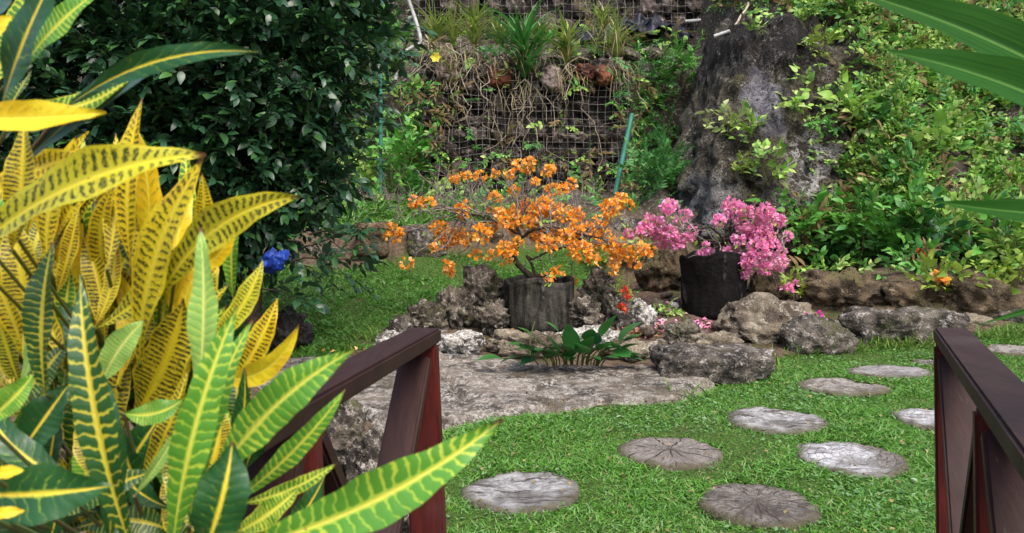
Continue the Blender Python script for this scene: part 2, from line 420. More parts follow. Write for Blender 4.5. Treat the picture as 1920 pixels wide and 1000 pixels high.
# ------------------------------------------------------------------ leaf, twig and plant builders
def leaf_proto(rows=5, wid=.42, fold=.25, droop=.25, power=.8):
    """one leaf along +Y of length 1, normal +Z; 3 columns"""
    t = np.linspace(0, 1, rows + 1)
    w = wid / 2 * (np.sin(math.pi * np.clip(t, .03, .985) ** power)) ** .85
    v, q = [], []
    for i, ti in enumerate(t):
        z = -droop * ti * ti
        for c in (-1, 0, 1): v.append((c * w[i], ti * (1 - .1 * droop), z + fold * abs(c) * w[i]))
    for i in range(rows):
        for c in (0, 1): q.append((i * 3 + c, i * 3 + c + 1, i * 3 + 4 + c, i * 3 + 3 + c))
    return np.array(v), np.array(q)
def frames(d, roll=None, up=None):
    """rotation matrices whose Y column is d and whose Z column is as near to up as it goes"""
    d = norm(d); n = len(d)
    up = np.tile([0, 0, 1.0], (n, 1)) if up is None else np.broadcast_to(up, (n, 3))
    x = np.cross(d, up); bad = np.linalg.norm(x, axis=1) < 1e-3
    x[bad] = [1, 0, 0]; x = norm(x); z = np.cross(x, d)
    if roll is not None:
        c, s = np.cos(roll)[:, None], np.sin(roll)[:, None]
        x, z = x * c + z * s, z * c - x * s
    return np.stack([x, d, z], 2)
def scatter(mb, proto, pos, R, s, m=0):
    v, q = proto; n, k = len(pos), len(v)
    s = np.asarray(s, float)
    s = s[:, None, None] if s.ndim == 1 else s[:, None, :]
    V = np.einsum('nij,nkj->nki', R, v[None] * s) + np.asarray(pos)[:, None]
    Q = q[None] + (np.arange(n) * k)[:, None, None]
    mm = np.tile(m, n) if not np.isscalar(m) else m
    mb.add(V.reshape(-1, 3), Q.reshape(-1, 4), mm)
def twig_proto(rng, nl=7, length=1.0, leaf=.4, lp=None, opposite=False, spread=.9):
    """a leafy shoot along +Y; returns verts, quads, material (0 leaf, 1 stem)"""
    lp = lp or leaf_proto()
    mb = MB()
    path = wiggle((0, 0, 0), (0, length, 0), 5, .06 * length, rng)
    path[:, 2] -= .12 * length * np.linspace(0, 1, 5) ** 2
    tube(mb, path, np.linspace(.012, .004, 5) * length, 4, 1)
    pos, dr, sc = [], [], []
    for i in range(nl):
        t = .18 + .82 * i / max(1, nl - 1)
        p = np.array([np.interp(t, np.linspace(0, 1, 5), path[:, c]) for c in range(3)])
        for sgn in ((1, -1) if opposite else ((1,) if i % 2 else (-1,))):
            a = spread * (1.25 - .8 * t) + rng.normal(0, .2)
            if i == nl - 1: a = rng.normal(0, .2)
            pos.append(p); dr.append((sgn * math.sin(a), math.cos(a), rng.normal(.1, .3))); sc.append(leaf * rng.uniform(.65, 1.1))
    scatter(mb, lp, np.array(pos), frames(np.array(dr), rng.normal(0, .35, len(pos))), np.array(sc), 0)
    return np.concatenate(mb.v), np.concatenate(mb.q), np.concatenate(mb.m)
def scatter_twigs(mb, protos, pos, dirs, scale, rng, mbs=None, lm=0, sm=1, upn=None):
    """twigs of the given prototypes; leaves go to mb, stems to mbs (or to material sm of mb)"""
    pos = np.asarray(pos); n = len(pos)
    if n == 0: return
    pick = rng.integers(0, len(protos), n)
    R = frames(dirs, rng.normal(0, .5, n), upn)
    for k, (v, q, m) in enumerate(protos):
        s = pick == k
        if not s.any(): continue
        if mbs is None: scatter(mb, (v, q), pos[s], R[s], scale[s], np.where(m == 0, lm, sm))
        else:
            scatter(mb, (v, q[m == 0]), pos[s], R[s], scale[s], lm)
            scatter(mbs, (v, q[m == 1]), pos[s], R[s], scale[s], 0)
_r = np.random.default_rng(3)
LP_OV = leaf_proto(4, .52, .18, .3)
LP_HILL = leaf_proto(4, .62, .12, .3, .7)
LP_NARROW = leaf_proto(4, .32, .25, .25)
LP_HEART = leaf_proto(5, .72, .2, .35, .6)
LP_TINY = leaf_proto(2, .4, .2, .3)
TW_OV = [twig_proto(_r, 7, 1, .42, LP_OV) for _ in range(5)]
TW_OPP = [twig_proto(_r, 4, 1, .44, LP_HILL, True) for _ in range(4)]
TW_NARROW = [twig_proto(_r, 9, 1, .36, LP_NARROW) for _ in range(4)]
TW_FERN = [twig_proto(_r, 11, 1, .26, LP_NARROW, True, 1.1) for _ in range(4)]
TW_HEART = [twig_proto(_r, 4, 1, .5, LP_HEART) for _ in range(4)]

def bush(name, base, h, w, label, cat, leafmat, twigs, nst=8, per=6, tsize=.3, group=None, seed=0, dep=None, lean=(0, 0), flowers=None, stemmat=None):
    """a leafy plant: stems from the base, shoots along them; parts foliage, stem (and flower)"""
    rng = np.random.default_rng(1000 + seed)
    root = empty(name, base, label, cat, group)
    fo, st = MB(), MB(); dep = dep or w
    pos, dr, tips = [], [], []
    for i in range(nst):
        a = rng.uniform(0, 2 * math.pi); rr = math.sqrt(rng.uniform(0, 1))
        tip = np.array(base) + np.array([math.cos(a) * rr * w / 2 + lean[0], math.sin(a) * rr * dep / 2 + lean[1], h * rng.uniform(.55, 1) * (1 - .35 * rr * rr)])
        p0 = np.array(base) + np.array([rng.normal(0, .06 * w), rng.normal(0, .06 * w), -.03])
        pth = wiggle(p0, tip, 7, .07 * h, rng)
        tube(st, pth, np.linspace(.010, .004, 7) * max(.6, h), 5)
        tips.append(tip)
        for k in range(per):
            t = rng.uniform(.2, 1) ** .8
            p = np.array([np.interp(t, np.linspace(0, 1, 7), pth[:, c]) for c in range(3)])
            b = rng.uniform(0, 2 * math.pi)
            pos.append(p); dr.append((math.cos(b) + .5 * math.cos(a), math.sin(b) + .5 * math.sin(a), rng.uniform(.0, 1.2)))
        pos.append(tip); dr.append((rng.normal(0, .5), rng.normal(0, .5), 1))
    scatter_twigs(fo, twigs, np.array(pos), np.array(dr), tsize * rng.uniform(.7, 1.2, len(pos)), rng, st)
    fo.build('foliage', leafmat, root); st.build('stem', stemmat or M['stem'], root)
    if flowers:
        fm, spots, size = flowers
        for s in spots:
            fb = MB(); flower_head(fb, np.array(s), size, rng); fb.build('flower', fm, root)
    return root
def flower_head(mb, c, r, rng, n=14):
    d = norm(rng.normal(0, 1, (n, 3)) + np.array([0, -.5, .6]))
    scatter(mb, leaf_proto(3, .8, .15, .35, .75), np.tile(c, (n, 1)) + d * r * .25, frames(d, rng.uniform(0, 6, n)), np.full(n, r))

# ------------------------------------------------------------------ rocks
_bm = bmesh.new(); bmesh.ops.create_icosphere(_bm, subdivisions=5, radius=1)
ICO_V = np.array([v.co[:] for v in _bm.verts]); ICO_F = np.array([[v.index for v in f.verts] for f in _bm.faces]); _bm.free()
_bm = bmesh.new(); bmesh.ops.create_icosphere(_bm, subdivisions=6, radius=1)
ICO6_V = np.array([v.co[:] for v in _bm.verts]); ICO6_F = np.array([[v.index for v in f.verts] for f in _bm.faces]); _bm.free()
_bm = bmesh.new(); bmesh.ops.create_icosphere(_bm, subdivisions=4, radius=1)
ICO4_V = np.array([v.co[:] for v in _bm.verts]); ICO4_F = np.array([[v.index for v in f.verts] for f in _bm.faces]); _bm.free()
_bm = bmesh.new(); bmesh.ops.create_icosphere(_bm, subdivisions=3, radius=1)
ICO3_V = np.array([v.co[:] for v in _bm.verts]); ICO3_F = np.array([[v.index for v in f.verts] for f in _bm.faces]); _bm.free()
def tri_mesh(name, V, Fc, mat):
    me = bpy.data.meshes.new(name)
    me.vertices.add(len(V)); me.vertices.foreach_set('co', V.astype(np.float32).ravel())
    me.loops.add(len(Fc) * 3); me.loops.foreach_set('vertex_index', Fc.astype(np.int32).ravel())
    me.polygons.add(len(Fc)); me.polygons.foreach_set('loop_start', (np.arange(len(Fc)) * 3).astype(np.int32))
    me.polygons.foreach_set('use_smooth', np.ones(len(Fc), bool))
    me.materials.append(mat); me.update(calc_edges=True)
    return me
def rock_verts(dims, seed, rough=.3, pits=.0, square=.0, taper=0.0, lod=5, pitscale=7):
    V0, _ = {6: (ICO6_V, ICO6_F), 5: (ICO_V, ICO_F), 4: (ICO4_V, ICO4_F), 3: (ICO3_V, ICO3_F)}[lod]
    d = np.array(dims) / 2
    v = V0.copy()
    if square: v = v / (np.abs(v) ** (2 + square * 6)).sum(1)[:, None] ** (1 / (2 + square * 6)) * (1 - 0) 
    s = float(np.cbrt(d.prod()))
    p = v * d / s
    o = np.array([seed * 3.7, seed * 1.3, seed * 7.1])
    disp = rough * fbm(p * 1.1 + o, 3, seed) + rough * .45 * fbm(p * 3.1 + o, 4, seed + 9, .6)
    disp -= rough * .35 * np.abs(fbm(p * 2.0 + o, 3, seed + 20))
    if pits:
        wv = worley(p * pitscale * .45 + o, seed); w2 = worley(p * pitscale + o, seed + 5)
        disp -= pits * .55 * (1 - sstep(.15, .55, wv)) + pits * .4 * (1 - sstep(.1, .5, w2))
        disp -= pits * .4 * np.abs(fbm(p * 4.2 + o, 3, seed + 41, .6)); disp += pits * .25 * fbm(p * 6 + o, 3, seed + 31, .55)
    v = v * (1 + disp)[:, None]
    if taper: 
        k = 1 - taper * (v[:, 2] + 1) / 2
        v[:, 0] *= k; v[:, 1] *= k
    lo, hi = v.min(0), v.max(0)
    v = (v - lo) / (hi - lo) - .5
    return v * np.array(dims)
def rock(name, c, dims, mat, label, cat='rock', group=None, seed=1, rough=.3, pits=.0, square=0, taper=0, rz=0.0, lod=5, pitscale=7, parent=None):
    """c = middle of the footprint at its lowest point"""
    V = rock_verts(dims, seed, rough, pits, square, taper, lod, pitscale)
    V[:, 2] += dims[2] / 2
    Fc = {6: ICO6_F, 5: ICO_F, 4: ICO4_F, 3: ICO3_F}[lod]
    o = bpy.data.objects.new(name, tri_mesh(name, V, Fc, mat))
    o.location = c; o.rotation_euler = (0, 0, rz)
    link(o, parent)
    if parent is None: tag(o, label, cat, group)
    return o
def rock_px(px, top, bot, w, dep, style, label, seed, name='rock', group='rocks around the flower bed', rough=.3, pits=.12, sink=.2, square=.0, Y=None, taper=0, pitscale=7, rz=0.0, lod=5):
    g = GP(px, bot) if Y is None else P(px, bot, Y)
    wid = w / F * g[1]; h = (bot - top) / F * g[1]
    return rock(name, (g[0], g[1] + dep * .42, g[2] - h * sink), (wid, dep, h * (1 + sink)), M[style], label, 'rock', group, seed, rough, pits, square, taper, rz, lod, pitscale)

# ================================================================== SETTING: ground
LAWN_R = [GP(*p) for p in ((828, 1000), (822, 815), (900, 795), (960, 784), (1050, 779), (1140, 764), (1240, 760), (1300, 748), (1352, 728), (1400, 705), (1470, 668), (1600, 660), (1700, 640), (1830, 628), (1920, 600))]
LAWN_R = [(p[0], p[1]) for p in LAWN_R] + [(7.5, 8.3), (9, 3), (-.2, 2.4)]
LAWN_L = [(GP(*p)[0], GP(*p)[1]) for p in ((300, 690), (480, 692), (640, 664), (700, 655), (730, 612), (800, 575), (1000, 560), (1130, 520), (1130, 470), (1000, 470), (860, 478), (760, 484), (640, 505), (500, 490), (300, 480))]
LAWN_U = [(-4, 11.4), (-1.0, 11.4), (.2, 11.6), (.2, 12.6), (-1.2, 13.0), (-4, 13.2)]
def is_lawn(x, y): return inpoly(x, y, LAWN_R) | inpoly(x, y, LAWN_L) | inpoly(x, y, LAWN_U)

STONES = [  # px, py, w, h, look, label
    (975, 921, 216, 70, 'light', 'weathered light grey round stepping stone nearest the left bridge post'),
    (1418, 946, 224, 80, 'dark', 'dark rough round stepping stone, frontmost at the bottom of the lawn'),
    (1257, 848, 194, 54, 'cracked', 'brown-grey round stepping stone with dark cracks radiating from its middle'),
    (1594, 860, 192, 60, 'white', 'whitish round stepping stone with a darker gritty right rim'),
    (1455, 790, 184, 40, 'light2', 'pale grey oval stepping stone in the middle of the lawn'),
    (1765, 789, 176, 40, 'light2b', 'pale stepping stone cut off by the right bridge post'),
    (1582, 727, 166, 28, 'grit', 'gritty grey-brown round stepping stone toward the back of the lawn'),
    (1665, 699, 158, 19, 'slate', 'thin flat grey stepping stone before the grey boulder, split at its front'),
    (1752, 681, 80, 10, 'darkg', 'small dark stepping stone showing left of the right handrail end'),
    (1905, 658, 110, 14, 'grit2', 'pale stepping stone seen beyond the right handrail'),
]
DISCS = []
for (px, py, w, h, _k, _l) in STONES:
    g = GP(px, py); rx = w / 2 / F * g[1]
    DISCS.append((g[0], g[1], rx, max(h * g[1] ** 2 / (2 * F * (CAMZ - g[2])), rx * .7) * .97))

SLAB_PX = [(820, 806), (900, 789), (960, 779), (1050, 774), (1130, 759), (1240, 756), (1300, 744), (1350, 724), (1312, 702), (1232, 692), (1130, 690), (1000, 688), (930, 673), (800, 668), (650, 672), (470, 692), (440, 722), (560, 750), (640, 772), (720, 808), (770, 815)]
SLAB = [(GP(*p)[0], GP(*p)[1]) for p in SLAB_PX]
def build_ground():
    xs = np.concatenate([np.linspace(-45, -7, 24)[:-1], np.arange(-7, 9, .08), np.linspace(9, 45, 24)])
    ys = np.concatenate([np.linspace(-30, 1, 20)[:-1], np.arange(1, 19, .08), np.linspace(19, 60, 30)])
    X, Y = np.meshgrid(xs, ys); x, y = X.ravel(), Y.ravel()
    z = ground_z(x, y)
    p = np.stack([x, y, z], 1)
    lawn = is_lawn(x, y).astype(float)
    z = z + (.05 + .05 * sstep(9, 11, y)) * fbm(p * .9, 4, 5) * (1 - .75 * lawn) + .02 * fbm(p * 4, 3, 8) * (1 - .6 * lawn)
    z = z - .10 * inpoly(x, y, SLAB)
    for (cx, cy, rx, ry) in DISCS: z = z - .06 * (np.hypot((x - cx) / rx, (y - cy) / ry) < 1.0)
    nx, ny = len(xs), len(ys)
    i = np.arange(ny - 1)[:, None] * nx + np.arange(nx - 1)[None]
    q = np.stack([i, i + 1, i + nx + 1, i + nx], -1).reshape(-1, 4)
    mb = MB(); mb.add(np.stack([x, y, z], 1), q)
    o = bpy.data.objects.new('ground', mb.mesh('ground', M['ground']))
    a = o.data.attributes.new('lawn', 'FLOAT', 'POINT'); a.data.foreach_set('value', lawn.astype(np.float32))
    link(o); o['kind'] = 'structure'; o['label'] = 'sloping garden ground of soil and turf rising to a hillside'
build_ground()
NOZ = lambda x, y: ground_z(x, y)

# ------------------------------------------------------------------ flat stone slab beside the lawn
def build_slab():
    xs = np.arange(-2.9, 2.2, .025); ys = np.arange(5.0, 8.3, .025)
    X, Y = np.meshgrid(xs, ys); x, y = X.ravel(), Y.ravel()
    # signed distance to the outline
    d = np.full(x.shape, 9.0); n = len(SLAB)
    for i in range(n):
        a, b = np.array(SLAB[i]), np.array(SLAB[(i + 1) % n]); ab = b - a
        t = np.clip(((x - a[0]) * ab[0] + (y - a[1]) * ab[1]) / (ab @ ab), 0, 1)
        d = np.minimum(d, np.hypot(x - a[0] - t * ab[0], y - a[1] - t * ab[1]))
    ins = inpoly(x, y, SLAB); d = np.where(ins, d, -d)
    p = np.stack([x, y, x * 0], 1)
    d = d + .05 * fbm(p * 3, 3, 4)
    top = ground_z(np.maximum(x, -.3), y) + .045 + .022 * fbm(p * 2.2, 5, 3, .6) - .02 * (1 - sstep(.1, .5, worley(p * 6, 2))) * sstep(-.1, .5, fbm(p * 1.5, 2, 6)) - .022 * (1 - sstep(.08, .36, worley(p * 11, 9))) * sstep(-.2, .3, fbm(p * 2.3, 2, 16))
    # two cracks
    for (a, b) in (((975, 745), (1030, 772)), ((1010, 742), (1080, 706)), ((820, 700), (870, 760))):
        A, B = np.array(GP(*a)[:2]), np.array(GP(*b)[:2]); ab = B - A
        q = p[:, :2] + .05 * np.stack([fbm(p * 5, 2, 11), fbm(p * 5, 2, 12)], 1)
        t = np.clip(((q[:, 0] - A[0]) * ab[0] + (q[:, 1] - A[1]) * ab[1]) / (ab @ ab), 0, 1)
        dd = np.hypot(q[:, 0] - A[0] - t * ab[0], q[:, 1] - A[1] - t * ab[1])
        top -= .05 * (1 - sstep(.008, .04, dd))
    z = top - .32 * (1 - sstep(-.07, .045, d)) ** 1.5
    keep = d > -.09
    nx, ny = len(xs), len(ys)
    i = (np.arange(ny - 1)[:, None] * nx + np.arange(nx - 1)[None]).ravel()
    q = np.stack([i, i + 1, i + nx + 1, i + nx], -1)
    q = q[keep[q].all(1)]
    used = np.unique(q); mp = np.full(len(x), -1); mp[used] = np.arange(len(used))
    V = np.stack([x, y, z], 1)[used]; Q = mp[q]
    # close the underside so the slab is a solid block
    e = np.concatenate([Q[:, [0, 1]], Q[:, [1, 2]], Q[:, [2, 3]], Q[:, [3, 0]]])
    key = set(map(tuple, e)); rim = np.array([t for t in key if (t[1], t[0]) not in key])
    nb = len(V); low = V.copy(); low[:, 2] -= .25
    mb = MB(); mb.add(np.concatenate([V, low]), np.concatenate([Q, Q[:, ::-1] + nb, np.stack([rim[:, 1], rim[:, 0], rim[:, 0] + nb, rim[:, 1] + nb], 1)]))
    m = m_rock('slab_stone', (.40, .37, .33), (.23, .195, .16), (.055, .045, .037), (.14, .115, .08), 1.1, .56, .50, .57, 1.0)
    o = mb.build('stone_slab', m)
    tag(o, 'large flat grey-brown rock slab with cracks beside the lawn', 'rock slab')
build_slab()

# ------------------------------------------------------------------ stepping stones
LOOK = {
    'light': mat_stone_disc('disc_light', (.19, .18, .175), (.36, .355, .355), (.06, .05, .042), .0, .1, False, .5),
    'dark': mat_stone_disc('disc_dark', (.13, .11, .09), (.23, .21, .19), (.05, .04, .035), .35, .15),
    'cracked': mat_stone_disc('disc_cracked', (.20, .17, .15), (.25, .225, .205), (.15, .125, .105), 1.0, .15),
    'white': mat_stone_disc('disc_white', (.30, .295, .295), (.46, .46, .47), (.15, .14, .135), .3, .3, True, 2.6),
    'grit': mat_stone_disc('disc_grit', (.20, .18, .16), (.29, .27, .245), (.10, .085, .07), .0, .1, False, -1.0),
    'slate': mat_stone_disc('disc_slate', (.21, .195, .185), (.28, .27, .265), (.12, .105, .10), .0, .1, False, .2),
}
def stepping_stone(px, py, w, h, look, label, i):
    g = GP(px, py); rx = w / 2 / F * g[1]
    zf, zb = GP(px, py + h / 2), GP(px, py - h / 2)
    ry = max(h * g[1] ** 2 / (2 * F * (CAMZ - g[2])), rx * .7) * .97
    rng = np.random.default_rng(50 + i)
    nr, na = 22, 96
    th = np.arange(na) / na * 2 * math.pi
    out = 1 + .035 * fbm(np.stack([np.cos(th) * 1.5, np.sin(th) * 1.5, th * 0 + i * 5.0], 1), 4, i)
    v = [[0, 0, .0]]
    rr = np.concatenate([np.linspace(0, 1, nr)[1:], [1.03, 1.02, 1.0]])
    zz = np.concatenate([-.006 * sstep(.9, 1, np.linspace(0, 1, nr)[1:]) , [-.03, -.07, -.11]])
    for r, z in zip(rr, zz):
        for k in range(na): v.append([math.cos(th[k]) * r * rx * out[k], math.sin(th[k]) * r * ry * out[k], z])
    v = np.array(v)
    pn = v * np.array([1, 1, 0]) + i * 3.1
    v[:, 2] += .012 * fbm(pn * 5, 5, i, .65) - .008 * (1 - sstep(.1, .45, worley(pn * 12, i)))
    q = []
    for r in range(len(rr) - 1):
        for k in range(na):
            k2 = (k + 1) % na; a = 1 + r * na
            q.append([a + k, a + na + k, a + na + k2, a + k2])
    q += [[1 + k, 1 + (k + 1) % na, 1 + (k + 2) % na, 0] for k in range(0, na, 2)]
    q = np.array(q)
    gz = float(ground_z(g[0], g[1])) + .016
    slope = (float(ground_z(g[0], g[1] + .3)) - float(ground_z(g[0], g[1] - .3))) / .6
    rn = np.concatenate([[0], np.repeat(rr, na)])
    mb = MB(); mb.add(v, q, 0, np.stack([rn, rn * 0], 1))
    m = LOOK[{'light2': 'light', 'light2b': 'white', 'darkg': 'dark', 'grit2': 'grit'}.get(look, look)]
    o = bpy.data.objects.new('stepping_stone', mb.mesh('stepping_stone', m))
    o.location = (g[0], g[1], gz); o.rotation_euler = (math.atan(slope) * .25, 0, 0)
    link(o); tag(o, label, 'stepping stone', 'round stepping stones set in the lawn')
for i, s in enumerate(STONES): stepping_stone(*s, i)

# ------------------------------------------------------------------ rocks
ROCKS = [  # px, top, bot, w, depth, style, label, seed, extra
    (905, 490, 600, 96, .4, 'coral', 'dark pitted coral boulder leaning against the left planter', 113, dict(pits=.3, rough=.3, taper=.15)),
    (858, 535, 622, 104, .4, 'coral', 'pitted grey coral rock in front of the dark leaning boulder', 114, dict(pits=.34, rough=.32, taper=.2)),
    (922, 560, 628, 70, .3, 'coral', 'craggy coral rock at the foot of the left planter', 115, dict(pits=.3, rough=.32)),
    (798, 562, 634, 96, .4, 'coral', 'low craggy grey coral rock at the lawn edge', 116, dict(pits=.34, rough=.32, taper=.3)),
    (752, 592, 640, 70, .3, 'grey', 'lowest flat grey rock of the pile sloping to the lawn', 118, dict(pits=.2, rough=.25, taper=.2)),
    (735, 622, 652, 80, .3, 'pale', 'small whitish kerb rock just left of the left handrail end', 13, dict(pits=.12)),
    (752, 604, 628, 34, .18, 'pale', 'tiny white stone on top of the kerb rocks by the lawn', 14, dict(lod=4)),
    (852, 622, 666, 118, .35, 'pale', 'white and black pitted kerb rock right of the left handrail end', 15, dict(pits=.16)),
    (1000, 622, 664, 190, .45, 'tan', 'low brown kerb rock in front of the left planter', 16, dict(pits=.08, sink=.5)),
    (1128, 500, 596, 92, .4, 'coral', 'tall pitted coral rock right of the left planter', 117, dict(pits=.3, rough=.3, taper=.15)),
    (1098, 548, 628, 84, .35, 'coral', 'craggy mossy coral rock against the right side of the left planter', 119, dict(pits=.3, rough=.32)),
    (1160, 552, 622, 62, .3, 'grey', 'grey slanting rock beside the reddish flowering plant', 120, dict(pits=.2, rough=.3)),
    (1105, 612, 652, 150, .35, 'pale', 'pale kerb rock behind the broad-leaved green plant', 18, dict(pits=.12)),
    (1207, 560, 618, 62, .3, 'pale', 'pale lumpy rock in the bed left of the dark planter', 19, dict(pits=.12)),
    (1200, 640, 676, 150, .4, 'tan', 'low tan rock at the bed front under the small coral rock', 20, dict(pits=.06, sink=.5)),
    (1290, 594, 656, 84, .32, 'coral', 'small knobbly black and white coral rock at the front of the bed', 21, dict(pits=.2)),
    (1343, 624, 672, 120, .35, 'tan', 'flat tan rock right of the small knobbly coral rock', 22, dict(pits=.04)),
    (1455, 552, 652, 215, .7, 'tan', 'large smooth tan boulder right of the dark planter', 23, dict(pits=.05, rough=.25, taper=.25)),
    (1352, 652, 722, 240, .7, 'grey', 'broad grey-brown boulder at the back corner of the slab', 124, dict(pits=.06, rough=.17, square=.2)),
    (1545, 594, 668, 158, .55, 'grey', 'dark wedge-shaped grey boulder at the back of the lawn', 125, dict(pits=.07, rough=.2, taper=.35)),
    (1705, 580, 650, 258, .55, 'grey', 'long grey and white pitted boulder behind the right handrail end', 126, dict(pits=.10, rough=.2, square=.3)),
    (1600, 502, 592, 200, .7, 'brown', 'long brown mossy rock behind the grey boulders, left half', 27, dict(pits=.1, rough=.3)),
    (1725, 525, 590, 170, .6, 'brown', 'low dark brown rock under the yellow-leaved plant', 28, dict(pits=.1)),
    (1855, 508, 604, 190, .7, 'brown', 'brown mossy boulder at the right edge of the bed', 29, dict(pits=.12)),
    (1840, 588, 615, 90, .3, 'tan', 'small tan rock right of the long grey boulder', 30, dict(pits=.06, lod=4)),
    (1915, 580, 608, 90, .35, 'grey', 'pale rock above the grass at the right edge of the photo', 31, dict(pits=.08, lod=4)),
    (1245, 440, 548, 110, .5, 'brown', 'mossy brown rock behind the dark planter', 32, dict(pits=.15)),
    (1440, 500, 585, 90, .4, 'brown', 'grey-brown rock between the dark planter and the tan boulder', 33, dict(pits=.15)),
    (1182, 408, 446, 96, .4, 'grey', 'smooth flat grey stone lying behind the two flowering trees', 34, dict(pits=.0, rough=.15)),
    (520, 575, 668, 110, .5, 'darkrock', 'dark mossy rock on the lawn under the dark shrub', 35, dict(pits=.15)),
    (645, 752, 850, 110, .4, 'coral', 'black and white pitted bank rock seen under the left handrail', 36, dict(pits=.16, Y=5.0, sink=.9)),
    (700, 815, 905, 120, .4, 'coral', 'pitted grey bank rock seen between the left rail braces', 37, dict(pits=.16, Y=4.7, sink=.9)),
    (560, 720, 800, 120, .5, 'coral', 'bank rock partly hidden by the croton leaves', 38, dict(pits=.14, Y=5.6, sink=.9)),
    (765, 880, 960, 90, .35, 'grey', 'low bank rock behind the left bridge post', 39, dict(pits=.12, Y=4.3, sink=.9)),
]
for (px, top, bot, w, dep, style, label, seed, kw) in ROCKS:
    rock_px(px, top, bot, w, dep, style, label, seed, **kw)
# terrace blocks
for k, (px, top, bot, w, st, label) in enumerate([
        (694, 414, 476, 72, 'brown', 'square brown stone block of the low terrace wall, left of the gap'),
        (800, 424, 482, 86, 'grey', 'mossy grey stone block of the low terrace wall, right of the gap'),
        (745, 470, 496, 130, 'brown', 'long low stone at the foot of the terrace wall'),
        (610, 462, 498, 90, 'grey', 'pale flat terrace stone behind the dark shrub'),
        (900, 430, 478, 90, 'brown', 'dark terrace stone behind the orange flowering tree'),
        (1060, 425, 470, 170, 'darkrock', 'long dark terrace stone behind the orange flowering tree')]):
    rock_px(px, top, bot, w, .4, st, label, 60 + k, 'wall_block', 'stones of the low terrace wall', .12, .06, .15, .75, Y=10.85 + .05 * k)

# rubble in the bed
rng = np.random.default_rng(77)
RUB = [('coral', 'pale'), ('tan',)]
_n = 0
for k in range(34):
    px, py = rng.uniform(1085, 1290), rng.uniform(548, 650)
    if k > 24: px, py = rng.uniform(1380, 1500), rng.uniform(545, 600)
    g = GP(px, py); s = rng.uniform(.07, .19)
    o = rock('rubble_stone', (g[0], g[1], g[2] - s * .2), (s * rng.uniform(.9, 1.5), s, s * rng.uniform(.5, .85)), M[['pale', 'tan', 'coral', 'grey', 'tan'][k % 5]],
         'fist-sized rubble stone lying among fallen petals in the flower bed', 'stone', 'rubble stones scattered in the flower bed', 200 + k, .3, .1, 0, 0, rng.uniform(0, 6), 3)

